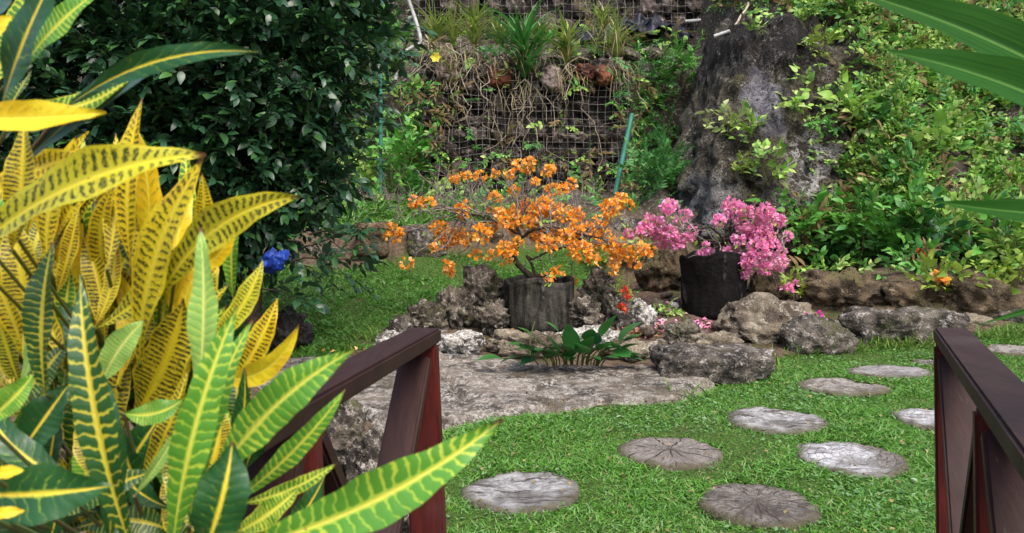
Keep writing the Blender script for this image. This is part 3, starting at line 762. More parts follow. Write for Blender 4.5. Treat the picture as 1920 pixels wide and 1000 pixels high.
# ------------------------------------------------------------------ lawn grass
def build_grass():
    rng = np.random.default_rng(5)
    mb = MB()
    bl = leaf_proto(2, .15, .0, .75, .45)
    bl = (bl[0].reshape(3, 3, 3)[:, [0, 2]].reshape(-1, 3), np.array([[0, 1, 3, 2], [2, 3, 5, 4]]))
    def patch(poly, dens, L, bounds, pred=None):
        x0, x1, y0, y1 = bounds; n = int((x1 - x0) * (y1 - y0) * dens)
        x, y = rng.uniform(x0, x1, n), rng.uniform(y0, y1, n)
        k = inpoly(x + rng.normal(0, .03, n), y + rng.normal(0, .03, n), poly)
        cl = fbm(np.stack([x, y, x * 0], 1) * 3.0, 3, 2)
        k &= rng.uniform(0, 1, n) < .88 + .5 * cl
        k &= ~inpoly(x, y, SLAB)
        for (cx, cy, rx, ry) in DISCS: k &= ((x - cx) / rx) ** 2 + ((y - cy) / ry) ** 2 > rng.uniform(.80, 1.04, n)
        # in the frame, with a margin for a step to the side
        k &= (np.abs(x) < y * .62 + 1.2)
        x, y, cl = x[k], y[k], cl[k]; n = len(x)
        a = rng.uniform(0, 2 * math.pi, n); el = rng.uniform(.25, 1.3, n)
        d = np.stack([np.cos(a) * np.cos(el), np.sin(a) * np.cos(el), np.sin(el)], 1)
        s = L * rng.uniform(.5, 1.25, n) * (1 + .3 * cl)
        S = np.stack([s * rng.uniform(.9, 1.5, n), s, s], 1)
        scatter(mb, bl, np.stack([x, y, ground_z(x, y) - .004], 1), frames(d, rng.normal(0, .6, n)), S)
    patch(LAWN_R, 21000, .040, (-.8, 7.5, 3.2, 8.6))
    patch(LAWN_L, 7000, .06, (-4.6, 1.3, 7.4, 11))
    patch(LAWN_U, 1500, .16, (-4, .3, 11.3, 13.3))
    n = 26000; x, y = rng.uniform(-.6, 6.5, n), rng.uniform(3.3, 8.4, n)
    cl = fbm(np.stack([x, y, x * 0], 1) * 1.6, 3, 12)
    k = inpoly(x, y, LAWN_R) & ~inpoly(x, y, SLAB) & (rng.uniform(0, 1, n) < np.clip(cl - .05, 0, 1) * 2)
    for (cx, cy, rx, ry) in DISCS: k &= ((x - cx) / rx) ** 2 + ((y - cy) / ry) ** 2 > .9
    x, y = x[k], y[k]; n = len(x); a = rng.uniform(0, 6.283, n); el = rng.uniform(.1, .8, n)
    d = np.stack([np.cos(a) * np.cos(el), np.sin(a) * np.cos(el), np.sin(el)], 1)
    q = (leaf_proto(2, .5, .1, .5, .8))
    scatter(mb, q, np.stack([x, y, ground_z(x, y) + rng.uniform(.005, .03, n)], 1), frames(d, rng.normal(0, .5, n)), rng.uniform(.018, .038, n), 1)
    clover = m_leaf('clover_leaf', [(.10, .22, .06), (.16, .28, .12), (.07, .18, .04), (.22, .32, .18)], .5, .2, .3)
    o = mb.build('grass', [M['grass'], clover]); o['kind'] = 'stuff'; o['label'] = 'short green lawn grass growing round the stepping stones'
    # longer tufts along the rocks
    mb = MB()
    pts = []
    for (px, py, n) in ((1500, 668, 30), (1600, 662, 60), (1660, 655, 90), (1720, 652, 60), (1780, 645, 50), (1420, 700, 40), (1860, 635, 60), (1900, 630, 50), (700, 640, 50), (640, 660, 30), (1300, 745, 20)):
        g = GP(px, py)
        for _ in range(n): pts.append((g[0] + rng.normal(0, .12), g[1] + rng.normal(0, .05)))
    pts = np.array(pts); n = len(pts); a = rng.uniform(0, 6.283, n); el = rng.uniform(.7, 1.5, n)
    d = np.stack([np.cos(a) * np.cos(el), np.sin(a) * np.cos(el), np.sin(el)], 1)
    bl2 = (bl[0] * np.array([.7, 1, .5]), bl[1])
    scatter(mb, bl2, np.stack([pts[:, 0], pts[:, 1], ground_z(pts[:, 0], pts[:, 1])], 1), frames(d, rng.normal(0, .5, n)), rng.uniform(.09, .2, n))
    o = mb.build('tall_grass', M['weed']); o['kind'] = 'stuff'; o['label'] = 'longer grass tufts along the foot of the boulders'
build_grass()

# ------------------------------------------------------------------ wooden footbridge
def beam(name, a, b, w, t, mat, parent, side=None, bev=.006):
    """plank from a to b, w wide across side, t thick"""
    a, b = np.array(a, float), np.array(b, float); d = b - a; L = np.linalg.norm(d); d /= L
    side = np.array((0, 0, 1.0) if side is None else side, float); side = norm(side - d * (side @ d)); nrm = np.cross(d, side)
    bm = bmesh.new(); bmesh.ops.create_cube(bm, size=1)
    R = Matrix(np.stack([d, side, nrm], 1).tolist())
    for v in bm.verts:
        v.co = Vector((v.co.x * L, v.co.y * w, v.co.z * t))
    bmesh.ops.bevel(bm, geom=list(bm.edges), offset=bev, segments=2, affect='EDGES')
    for v in bm.verts: v.co = R @ v.co + Vector((a + b) / 2) - parent.location
    me = bpy.data.meshes.new(name); bm.to_mesh(me); bm.free(); me.materials.append(mat)
    return link(bpy.data.objects.new(name, me), parent)
def build_bridge():
    root = empty('footbridge', (.45, 1.2, .1), 'dark brown wooden footbridge with flat handrails and crossed braces', 'footbridge')
    ZT, W, T = 1.112, .093, .042
    zb = .05
    def railing(e, d, inner, posts, lean, near):
        d = np.array(d) / abs(d[1]); n = np.array([d[1], -d[0], 0.]); n /= np.linalg.norm(n)
        if n[0] * inner < 0: n = -n                               # n points to the walking side
        at = lambda t, z: np.array([e[0] + d[0] * t, e[1] + d[1] * t, z])
        beam('handrail', at(0, ZT - T / 2), at(near, ZT - T / 2), W, T, M['wood'], root, side=n)
        for k, t in enumerate(posts):
            o = at(t, 0)
            beam('post', (o[0] + lean, o[1], zb - .25), (o[0], o[1], ZT - T - .001), .10, .042, M['redwood'], root, side=n)
        for t0, t1 in zip(posts[:-1], posts[1:]):
            beam('brace', at(t0 + .05, ZT - T - .03), at(t1 - .05, zb + .06), .088, .034, M['wood'], root, side=n)
            beam('brace', at(t0 + .05, zb + .06), at(t1 - .05, ZT - T - .03), .082, .034, M['wood'], root, side=n)
    railing((-.252, 2.42), (-.129, -1), 1, (.07, 1.0, 1.40), .055, 1.46)
    railing((1.285, 2.42), (-.425, -1), -1, (.07, .92, 1.77), .015, 2.1)
    # deck planks
    fr = lambda y: (-.23 - .129 * (2.42 - y), 1.27 - .425 * (2.42 - y))
    mb = MB()
    y = 2.36
    while y > -.1:
        x0, x1 = fr(y - .07)
        c = np.array([[x0, y - .13, 0], [x1, y - .13, 0], [x1, y, 0], [x0, y, 0]]) ; c[:, 2] = zb
        c2 = c.copy(); c2[:, 2] -= .035
        mb.add(np.concatenate([c, c2]), [[0, 1, 2, 3], [7, 6, 5, 4], [0, 4, 5, 1], [1, 5, 6, 2], [2, 6, 7, 3], [3, 7, 4, 0]])
        y -= .14
    mb.build('deck', M['wood'], root, smooth=False)
build_bridge()

# ------------------------------------------------------------------ planters and flowering trees
def m_planter(name, base, dark, light):
    n = NT(name); co = n.coord()
    mp = n.node('ShaderNodeMapping'); n.put(mp.inputs[0], co); mp.inputs['Scale'].default_value = (6, 6, .9)
    s = n.noise(mp.outputs[0], 2.2, 6, .6); b = n.noise(co, 14, 7, .65)
    col = n.mix(n.step(.38, .6, s), base, dark)
    col = n.mix(n.math('MULTIPLY', n.step(.56, .68, n.noise(mp.outputs[0], 1.1, 5)), n.step(.4, .6, b)), col, light)
    n.set(col, .9, .12); n.bump(n.math('ADD', n.math('MULTIPLY', s, .4), b), .7, .04)
    return n.mat
def planter(px, top, bot, wt, wb, mat, label, seed):
    g = GP(px, bot); Y = g[1] + .25; h = (bot - top) / F * g[1]; rt, rb = wt / 2 / F * Y, wb / 2 / F * Y
    base = np.array([g[0], Y, ground_z(g[0], Y) - .05]); h = CAMZ - (top - HY) / F * g[1] - base[2]
    root = empty('planter', base, label, 'planter', 'weathered planters in the flower bed')
    prof = [(rb * .98, 0), (rb, .02), (rb + (rt - rb) * .5, h * .5), (rt * .98, h * .86), (rt * .99, h * .9), (rt * .98, h * .985), (rt * .94, h + .004), (rt * .86, h - .01), (rt * .84, h - .12)]
    pr = np.array(prof); tt = np.linspace(0, len(prof) - 1, 60); pr = np.stack([np.interp(tt, range(len(prof)), pr[:, c]) for c in (0, 1)], 1)
    na = 72; th = np.arange(na) / na * 2 * math.pi
    v = np.stack([pr[:, None, 0] * np.cos(th)[None], pr[:, None, 0] * np.sin(th)[None], np.repeat(pr[:, 1:], na, 1)], -1).reshape(-1, 3)
    nz = fbm(np.stack([v[:, 0] * 3.5, v[:, 1] * 3.5, v[:, 2] * 3.5], 1) + seed, 4, seed)
    ax = np.arctan2(v[:, 1], v[:, 0]); v[:, :2] *= (1 + .055 * nz + .03 * vnoise(np.stack([np.cos(ax) * 2.2, np.sin(ax) * 2.2, ax * 0 + seed], 1), seed) - .02 * np.abs(fbm(v * 8 + seed, 3, 3)))[:, None]; v[:, 2] += .045 * vnoise(np.stack([np.cos(ax) * 1.9, np.sin(ax) * 1.9, ax * 0], 1), seed + 2) * (v[:, 2] > h * .5)
    i = np.arange(len(pr) - 1)[:, None] * na; j = np.arange(na)[None]; k = (j + 1) % na
    q = np.stack([i + j, i + k, i + na + k, i + na + j], -1).reshape(-1, 4)
    mb = MB(); mb.add(v + base, q); mb.build('body', mat, root)
    mb = MB(); nr = 6
    v = [[0, 0, h - .07]]
    for r in range(1, nr + 1):
        for a in th: v.append([math.cos(a) * rt * .9 * r / nr, math.sin(a) * rt * .9 * r / nr, h - .07])
    v = np.array(v); v[:, 2] += .02 * fbm(v * 9, 3, 4)
    q = [[1 + (r * na) + x, 1 + (r + 1) * na + x, 1 + (r + 1) * na + (x + 1) % na, 1 + r * na + (x + 1) % na] for r in range(nr - 1) for x in range(na)]
    q += [[1 + x, 1 + (x + 1) % na, 1 + (x + 2) % na, 0] for x in range(0, na, 2)]
    mb.add(v + base, q); mb.build('soil', M['soil'], root)
    return base, h
p1, h1 = planter(1013, 528, 622, 138, 134, m_planter('planter_grey', (.06, .055, .045), (.012, .011, .009), (.17, .16, .145)), 'weathered grey-brown planter with dark streaks holding the orange flowering tree', 3)
p2, h2 = planter(1349, 478, 600, 124, 110, m_planter('planter_black', (.009, .008, .007), (.004, .0035, .0035), (.09, .075, .07)), 'blackened planter with faint grey streaks holding the pink flowering tree', 9)

def bract_cluster(mb, c, r, rng, size=.042, dens=1.0):
    n = max(12, int(dens * 64 * (r / .11) ** 2))
    d = norm(rng.normal(0, 1, (n, 3))); rr = rng.uniform(.35, 1, n) ** .6
    lump = 1 + .35 * vnoise(d * 2.3 + c * 9, 3)
    pos = c + d * (.98 * r * rr * lump)[:, None] * np.array([1, 1, .85])
    for k in range(3):
        a = rng.uniform(0, 2 * math.pi, n)
        dd = norm(d + .9 * norm(rng.normal(0, 1, (n, 3))) + np.array([0, 0, .2]))
        scatter(mb, BRACT, pos, frames(dd, a), size * rng.uniform(.75, 1.25, n))
BRACT = leaf_proto(2, .85, .35, .25, .8)
def bougainvillea(name, base, trunk, Yc, clusters, mat, label, seed, bare=(), trunk_r=.03, nleaf=200, ext=(), dj=.45):
    rng = np.random.default_rng(seed)
    root = empty(name, base, label, 'bougainvillea', 'flowering trees in planters')
    tr, br, fl, lf = MB(), MB(), MB(), MB()
    nodes = []
    for path, r0, r1 in trunk:
        pts = np.array([P(x, y, Yc + dy) for x, y, dy in path])
        t = np.linspace(0, len(pts) - 1, len(pts) * 5)
        sm = np.stack([np.interp(t, range(len(pts)), pts[:, c]) for c in range(3)], 1)
        for _ in range(3): sm[1:-1] = (sm[:-2] + sm[1:-1] * 2 + sm[2:]) / 4
        sm += rng.normal(0, .003, sm.shape)
        tube(tr, sm, np.linspace(r0, r1, len(sm)), 8)
        nodes.append(sm[len(sm) // 3:])
    nodes = np.concatenate(nodes)
    lp, ld = [], []
    for (x, y, r) in clusters:
        Y = Yc + rng.normal(0, dj * .5); rr = r / F * Y
        c = P(x, y, Y)
        bract_cluster(fl, c, rr, rng, .042, 1.8 if mat is M['pink'] else 1.0)
        d = np.linalg.norm(nodes - c, axis=1); k = np.argsort(d)[rng.integers(0, 6)]
        L = np.linalg.norm(nodes[k] - c)
        pth = wiggle(nodes[k], c, 9, .10 * L + .02, rng, .05 * L)
        tube(br, pth, np.linspace(.009, .003, 9), 5)
        for _ in range(2):
            s = pth[rng.integers(2, 8)]; e = s + rng.normal(0, .14, 3) + np.array([0, 0, .05])
            tube(br, wiggle(s, e, 5, .03, rng), np.linspace(.004, .002, 5), 4)
            lp.append(e); ld.append(rng.normal(0, 1, 3))
        for _ in range(3): lp.append(c + norm(rng.normal(0, 1, 3)) * rr * 1.05); ld.append(rng.normal(0, 1, 3))
    for a, b in bare:
        A, B = P(*a, Yc + rng.normal(0, .15)), P(*b, Yc + rng.normal(0, .25))
        pth = wiggle(A, B, 9, .08, rng); tube(br, pth, np.linspace(.007, .003, 9), 5)
        for _ in range(4):
            s = pth[rng.integers(2, 9)]; e = s + (B - A) * rng.uniform(.12, .4) + rng.normal(0, .13, 3)
            tube(br, wiggle(s, e, 5, .04, rng), np.linspace(.004, .0018, 5), 4)
    lp, ld = np.array(lp), np.array(ld)
    scatter(lf, LP_OV, lp, frames(ld, rng.uniform(0, 6, len(lp))), rng.uniform(.03, .06, len(lp)))
    tr.build('trunk', M['bark'], root); br.build('branches', M['twig'], root)
    fl.build('blossoms', mat, root); lf.build('foliage', M['lime_leaf'], root)
z3 = lambda L: [(700 + x / 2.631, 280 + y / 2.631, r / 2.631) for x, y, r in L]
z4 = lambda L: [(1160 + x / 3.125, 360 + y / 3.125, r / 3.125) for x, y, r in L]
ORANGE = z3([(100, 415, 45), (95, 390, 30), (205, 262, 36), (240, 265, 20), (285, 262, 18), (400, 142, 22), (460, 130, 16), (530, 135, 28), (598, 125, 18), (670, 122, 22), (725, 75, 30), (765, 92, 25), (780, 60, 13), (867, 107, 33), (800, 160, 15), (885, 200, 35), (935, 195, 18), (972, 170, 28), (692, 207, 24), (605, 240, 30), (447, 295, 38), (580, 305, 15), (325, 388, 40), (365, 445, 55), (420, 425, 40), (310, 490, 25), (530, 420, 45), (550, 385, 22), (460, 463, 14), (505, 525, 24), (568, 520, 25), (365, 575, 30), (370, 600, 25), (165, 563, 28), (660, 335, 60), (760, 300, 60), (715, 310, 45), (840, 270, 40), (810, 300, 45), (890, 300, 50), (940, 320, 45), (990, 325, 40), (710, 380, 40), (600, 375, 30), (805, 405, 48), (770, 360, 35), (660, 490, 46), (700, 460, 30), (655, 545, 25), (860, 470, 46), (950, 430, 45), (900, 420, 35), (1000, 400, 40), (1020, 500, 56), (1085, 550, 30), (1060, 400, 35), (1130, 440, 46), (1090, 470, 35), (1170, 290, 50), (1215, 245, 35), (1260, 275, 24), (1130, 340, 36), (1200, 480, 55), (1250, 510, 50), (1190, 550, 35), (1340, 495, 40), (1290, 560, 30), (1185, 600, 20), (860, 630, 28), (905, 595, 26), (985, 650, 13)])
PINK = z4([(290, 95, 42), (320, 75, 25), (390, 135, 32), (350, 170, 25), (200, 200, 75), (150, 220, 48), (60, 250, 28), (250, 285, 48), (340, 295, 46), (300, 240, 35), (430, 230, 28), (410, 265, 25), (660, 90, 48), (700, 130, 55), (590, 165, 35), (740, 110, 40), (860, 120, 52), (930, 170, 42), (985, 260, 26), (830, 210, 56), (780, 240, 46), (720, 190, 35), (860, 280, 52), (700, 280, 30), (900, 300, 30), (680, 360, 38), (640, 350, 22), (820, 340, 55), (880, 390, 55), (760, 410, 46), (930, 420, 46), (510, 370, 44), (545, 415, 25), (510, 320, 13), (730, 470, 38), (700, 480, 25), (850, 450, 40), (950, 350, 25), (960, 410, 28)])
bougainvillea('bougainvillea_tree', (p1[0], p1[1], p1[2] + h1 - .06), [
    ([(1008, 532, 0), (1000, 522, 0), (980, 505, 0), (966, 490, 0), (964, 474, 0), (972, 458, 0), (978, 444, 0), (968, 425, .05), (985, 405, .05)], .036, .012),
    ([(1004, 526, 0), (1000, 500, .03), (985, 478, .05), (998, 488, .1), (1030, 470, .15), (1070, 462, .1), (1110, 450, 0)], .016, .008),
    ([(975, 450, 0), (1000, 430, -.1), (1040, 425, -.1), (1090, 440, -.05), (1150, 452, 0)], .016, .007),
    ([(972, 440, 0), (940, 420, .1), (900, 405, .1), (860, 400, 0)], .014, .006)], 8.35, ORANGE, M['orange'],
    'low spreading tree covered in orange papery flowers with bare grey twigs', 21,
    bare=[((965, 420), (850, 335)), ((960, 415), (880, 330)), ((970, 410), (930, 330)), ((975, 410), (1000, 330)), ((985, 415), (1060, 360)), ((950, 425), (800, 395)), ((940, 420), (760, 395)), ((1000, 415), (1080, 385)), ((990, 405), (970, 350)), ((900, 400), (790, 330)), ((990, 420), (1120, 390)), ((960, 425), (830, 370))])
bougainvillea('bougainvillea_tree', (p2[0], p2[1], p2[2] + h2 - .06), [
    ([(1352, 488, 0), (1356, 470, 0), (1366, 450, 0), (1370, 430, 0), (1372, 412, 0)], .026, .012),
    ([(1360, 460, 0), (1350, 440, -.05), (1330, 425, -.1), (1300, 430, -.1), (1270, 435, -.1)], .013, .006),
    ([(1368, 440, 0), (1390, 415, 0), (1430, 412, 0), (1460, 430, 0), (1474, 445, 0)], .014, .006),
    ([(1352, 485, 0), (1345, 455, .1), (1328, 430, .1)], .01, .004)], 8.7, PINK, M['pink'],
    'smaller tree covered in pink papery flowers spreading over the blackened planter', 22,
    bare=[((1350, 470), (1325, 425)), ((1360, 440), (1300, 425)), ((1370, 425), (1390, 395)), ((1350, 480), (1320, 460))], dj=.35)

# ------------------------------------------------------------------ fallen petals and litter
def build_litter():
    rng = np.random.default_rng(9); mb = MB()
    sp = []
    for (px, py, sx, sy, n, m) in ((1210, 600, 70, 28, 150, 0), (1330, 612, 60, 12, 130, 0), (1370, 612, 30, 8, 60, 0), (1190, 620, 60, 15, 80, 2), (1440, 560, 30, 15, 60, 0), (960, 640, 50, 12, 30, 1), (1120, 600, 90, 40, 120, 2), (640, 660, 60, 4, 8, 1), (1110, 640, 80, 8, 30, 1), (1250, 640, 80, 14, 60, 2), (1470, 600, 40, 20, 20, 0)):
        for _ in range(n):
            g = GP(px + rng.normal(0, sx * .6), py + rng.normal(0, sy * .6)); sp.append((*g, m))
    for _ in range(520):
        x, y = rng.uniform(-.2, 4.5), rng.uniform(3.6, 7.2)
        sp.append((x, y, ground_z(x, y) + .03, 3))
    sp = np.array(sp); n = len(sp)
    d = norm(np.stack([rng.normal(0, 1, n), rng.normal(0, 1, n), rng.normal(0, .25, n)], 1))
    for m in range(4):
        k = sp[:, 3] == m
        pos = sp[k, :3] + np.array([0, 0, .03 if m < 3 else 0])
        scatter(mb, BRACT, pos, frames(d[k], rng.normal(0, .4, k.sum())), rng.uniform(.03, .055, k.sum()) if m < 3 else rng.uniform(.012, .03, k.sum()), m)
    dry = m_leaf('dry_leaf', [(.20, .09, .04), (.30, .16, .07), (.12, .05, .03)], .7, .1, .2)
    straw = m_leaf('dry_grass', [(.22, .17, .08), (.30, .22, .10), (.10, .07, .03)], .7, .1, .2)
    o = mb.build('fallen_petals', [M['pink'], M['orange'], dry, straw]); o['kind'] = 'stuff'; o['label'] = 'fallen pink petals and dry leaves on the flower bed'
build_litter()

# ------------------------------------------------------------------ big dark shrub on the left
def dark_shrub():
    rng = np.random.default_rng(31)
    base = np.array([-2.24, 7.0, ground_z(-2.24, 7.0)])
    root = empty('dark_shrub', base, 'big dense shrub with dark green glossy leaves behind the yellow croton', 'shrub')
    fo, st, tk = MB(), MB(), MB()
    tube(tk, wiggle(base - np.array([0, 0, .1]), base + np.array([.05, .1, 1.4]), 8, .08, rng), np.linspace(.075, .05, 8), 10)
    lobes = [((370, 50), 1.25, 7.0), ((520, 30), 1.0, 7.0), ((250, 170), 1.15, 6.9), ((460, 180), 1.1, 6.9), ((565, 170), .55, 7.1), ((400, 310), .95, 6.9), ((525, 285), .48, 7.0), ((290, 360), .95, 6.9), ((535, 385), .34, 6.9), ((450, 400), .42, 6.8), ((200, 30), 1.2, 7.2), ((640, 50), .34, 7.3), ((600, 20), .5, 7.2), ((80, 150), 1.2, 7.4), ((600, 330), .22, 6.9), ((120, 370), 1.0, 7.2)]
    P0, D0 = [], []
    for (px, py), r, Y in lobes:
        c = P(px, py, Y + .3)
        n = int(470 * r * r) + 50
        d = norm(rng.normal(0, 1, (n, 3))); d[:, 1] -= .25; d = norm(d)
        rr = r * (1 - .55 * rng.uniform(0, 1, n) ** 2) * (1 + .22 * vnoise(d * 2.2 + c, 4))
        p = c + d * rr[:, None] * np.array([1, .8, .95])
        P0.append(p); D0.append(norm(d + np.array([0, -.2, .25]) + .55 * rng.normal(0, 1, (n, 3))))
        tube(st, wiggle(base + np.array([.05, .1, 1.0 + .3 * rng.uniform()]), c, 9, .2, rng), np.linspace(.035, .008, 9), 6)
        for _ in range(12):
            tube(st, wiggle(c, c + norm(rng.normal(0, 1, 3)) * r * .9, 6, .1, rng), np.linspace(.011, .003, 6), 4)
    # low hanging sprays over the lawn
    for (a, b) in (((560, 470), (660, 470)), ((550, 490), (675, 490)), ((520, 480), (600, 520)), ((480, 545), (545, 560)), ((580, 440), (690, 430)), ((540, 450), (640, 510))):
        A, B = P(*a, 6.7 + rng.normal(0, .1)), P(*b, 6.5 + rng.normal(0, .15))
        pth = wiggle(A, B, 8, .06, rng, .03); tube(st, pth, np.linspace(.008, .003, 8), 5)
        for k in range(3, 8):
            P0.append(pth[k][None]); D0.append(norm((B - A) + .35 * rng.normal(0, 1, 3))[None])
        P0.append(pth[-1][None]); D0.append(norm(B - A)[None])
    # a few long upright shoots
    pos, dr = np.concatenate(P0), np.concatenate(D0)
    scatter_twigs(fo, TW_OV, pos, dr, rng.uniform(.15, .30, len(pos)), rng, st)
    fo.build('foliage', M['dark_leaf'], root); st.build('branches', M['bark'], root); tk.build('trunk', M['bark'], root)
dark_shrub()

def blue_sheet():
    c = P(510, 492, 6.6); n = 40
    u, v = np.meshgrid(np.linspace(-1, 1, n), np.linspace(-1, 1, n)); u, v = u.ravel(), v.ravel()
    p = np.stack([u, v, u * 0], 1)
    V = np.stack([c[0] + .10 * u * (1 - .3 * v) + .05 * v, c[1] + .022 * fbm(p * 1.7, 4, 6) + .10 * v * v, c[2] + .085 * v - .03 * u * v + .03 * fbm(p * 1.7, 3, 8)], 1)
    i = (np.arange(n - 1)[:, None] * n + np.arange(n - 1)[None]).ravel(); q = np.stack([i, i + 1, i + n + 1, i + n], 1)
    mb = MB(); mb.add(V, q); o = mb.build('plastic_sheet', M['blue'])
    tag(o, 'crumpled bright blue plastic sheet caught in the low branches of the dark shrub', 'plastic sheet')
blue_sheet()

# ------------------------------------------------------------------ stone-filled wire baskets
def gabion(x0, x1, y, z0, z1, rows, cols, label, seed, wire=True, spacing=.13, pots=False):
    rng = np.random.default_rng(seed)
    root = empty('gabion_wall', ((x0 + x1) / 2, y, z0), label, 'gabion wall', 'stone-filled wire walls')
    off = np.array(root.location)
    core = MB()
    c = np.array([[a, b, e] for e in (z0 - .2, z1 - .18) for b in (y + .22, y + .8) for a in (x0 + .05, x1 - .05)])
    core.add(c, [[0, 1, 5, 4], [1, 3, 7, 5], [3, 2, 6, 7], [2, 0, 4, 6], [4, 5, 7, 6], [0, 2, 3, 1]])
    core.build('earth_fill', M['darkrock'], root, smooth=False)
    kinds = []
    for k in range(7):
        kinds.append(tri_mesh('stone', rock_verts((1, 1, 1), seed * 10 + k, .28, .06, .35, 0, 4), ICO4_F, M['gabstone']))
    bw, bh = (x1 - x0) / cols, (z1 - z0) / rows
    for r in range(rows):
        for k in range(cols):
            o = bpy.data.objects.new('stone', kinds[rng.integers(0, 7)])
            sx, sz = bw * rng.uniform(.7, 1.25), bh * rng.uniform(.7, 1.4)
            o.scale = (sx, rng.uniform(.35, .5), sz)
            o.location = Vector((x0 + (k + .5 + .35 * (r % 2) - .17) * bw + rng.normal(0, .03), y + .22 + rng.normal(0, .10), z0 + (r + .5) * bh + rng.normal(0, .03))) - root.location
            o.rotation_euler = (rng.normal(0, .15), rng.choice([0, math.pi]) + rng.normal(0, .15), rng.normal(0, .2))
            link(o, root)
    if wire:
        mb = MB()
        xs = np.arange(x0, x1 + .01, spacing); zs = np.arange(z0, z1 + .01, spacing)
        bul = lambda x, z: y - .05 - .06 * vnoise(np.stack([x * 1.7, z * 1.7, x * 0 + seed], 1), 3) + .02 * vnoise(np.stack([x * 5, z * 5, x * 0], 1), 4)
        for x in xs:
            z = np.linspace(z0, z1, 26); xx = np.full(26, x + RNG.normal(0, .012)) + .06 * vnoise(np.stack([z * 2, z * 0 + x, z * 0], 1), 8)
            tube(mb, np.stack([xx, bul(xx, z), z], 1), .0034, 4)
        for z in zs:
            x = np.linspace(x0, x1, 40); zz = np.full(40, z + RNG.normal(0, .012)) + .06 * vnoise(np.stack([x * 2, x * 0 + z, x * 0], 1), 9)
            tube(mb, np.stack([x, bul(x, zz), zz], 1), .0034, 4)
        mb.build('wire_mesh', M['wire'], root)
    return root
gab = gabion(P(795, 0, 14.3)[0], P(1178, 0, 14.3)[0], 14.25, 2.0, 4.32, 8, 10, 'lower stone wall held in wire mesh behind the orange flowering tree', 41)
gab2 = gabion(-2.0, 4.6, 17.3, 5.1, 7.5, 6, 14, 'upper stone wall in wire mesh at the top of the photo', 43, True, .16)
# rust-stained stones in the top row of the lower wall
for k, (px, top, bot, w, st, label) in enumerate([(936, 116, 160, 52, 'rust', 'rust-red stone with a pale cap in the top row of the lower wall, leftmost'), (1036, 118, 168, 48, 'pinkstone', 'rounded pale pinkish stone in the top row of the lower wall'), (1096, 116, 150, 44, 'rust', 'rust-red stone between the pinkish stone and the right end of the wall'), (1134, 118, 158, 44, 'rust', 'bright rust-red stone at the right end of the lower wall top'), (838, 108, 150, 50, 'pinkstone', 'greyish pink stone below the yellow flower')]):
    rock_px(px, top, bot, w, .4, st, label, 90 + k, 'wall_stone', 'coloured stones on the lower wall top', .2, .05, .05, .2, Y=14.05)
# rocks on the wall top
for k in range(15):
    rng = np.random.default_rng(400 + k)
    px = 800 + k * 30 + rng.uniform(-8, 8); s = rng.uniform(.22, .4)
    c = P(px, 116 - 12 * (k > 10), 14.75 + rng.uniform(0, .3))
    rock('cap_stone', (c[0], c[1], c[2] - .12), (s * 1.3, s, s * .8), M['coral' if k % 3 else 'tan'], 'pale lumpy capping stone lying along the top of the lower wire wall', 'stone', 'capping stones on the lower wall', 420 + k, .32, .14, 0, 0, rng.uniform(0, 6), 4)

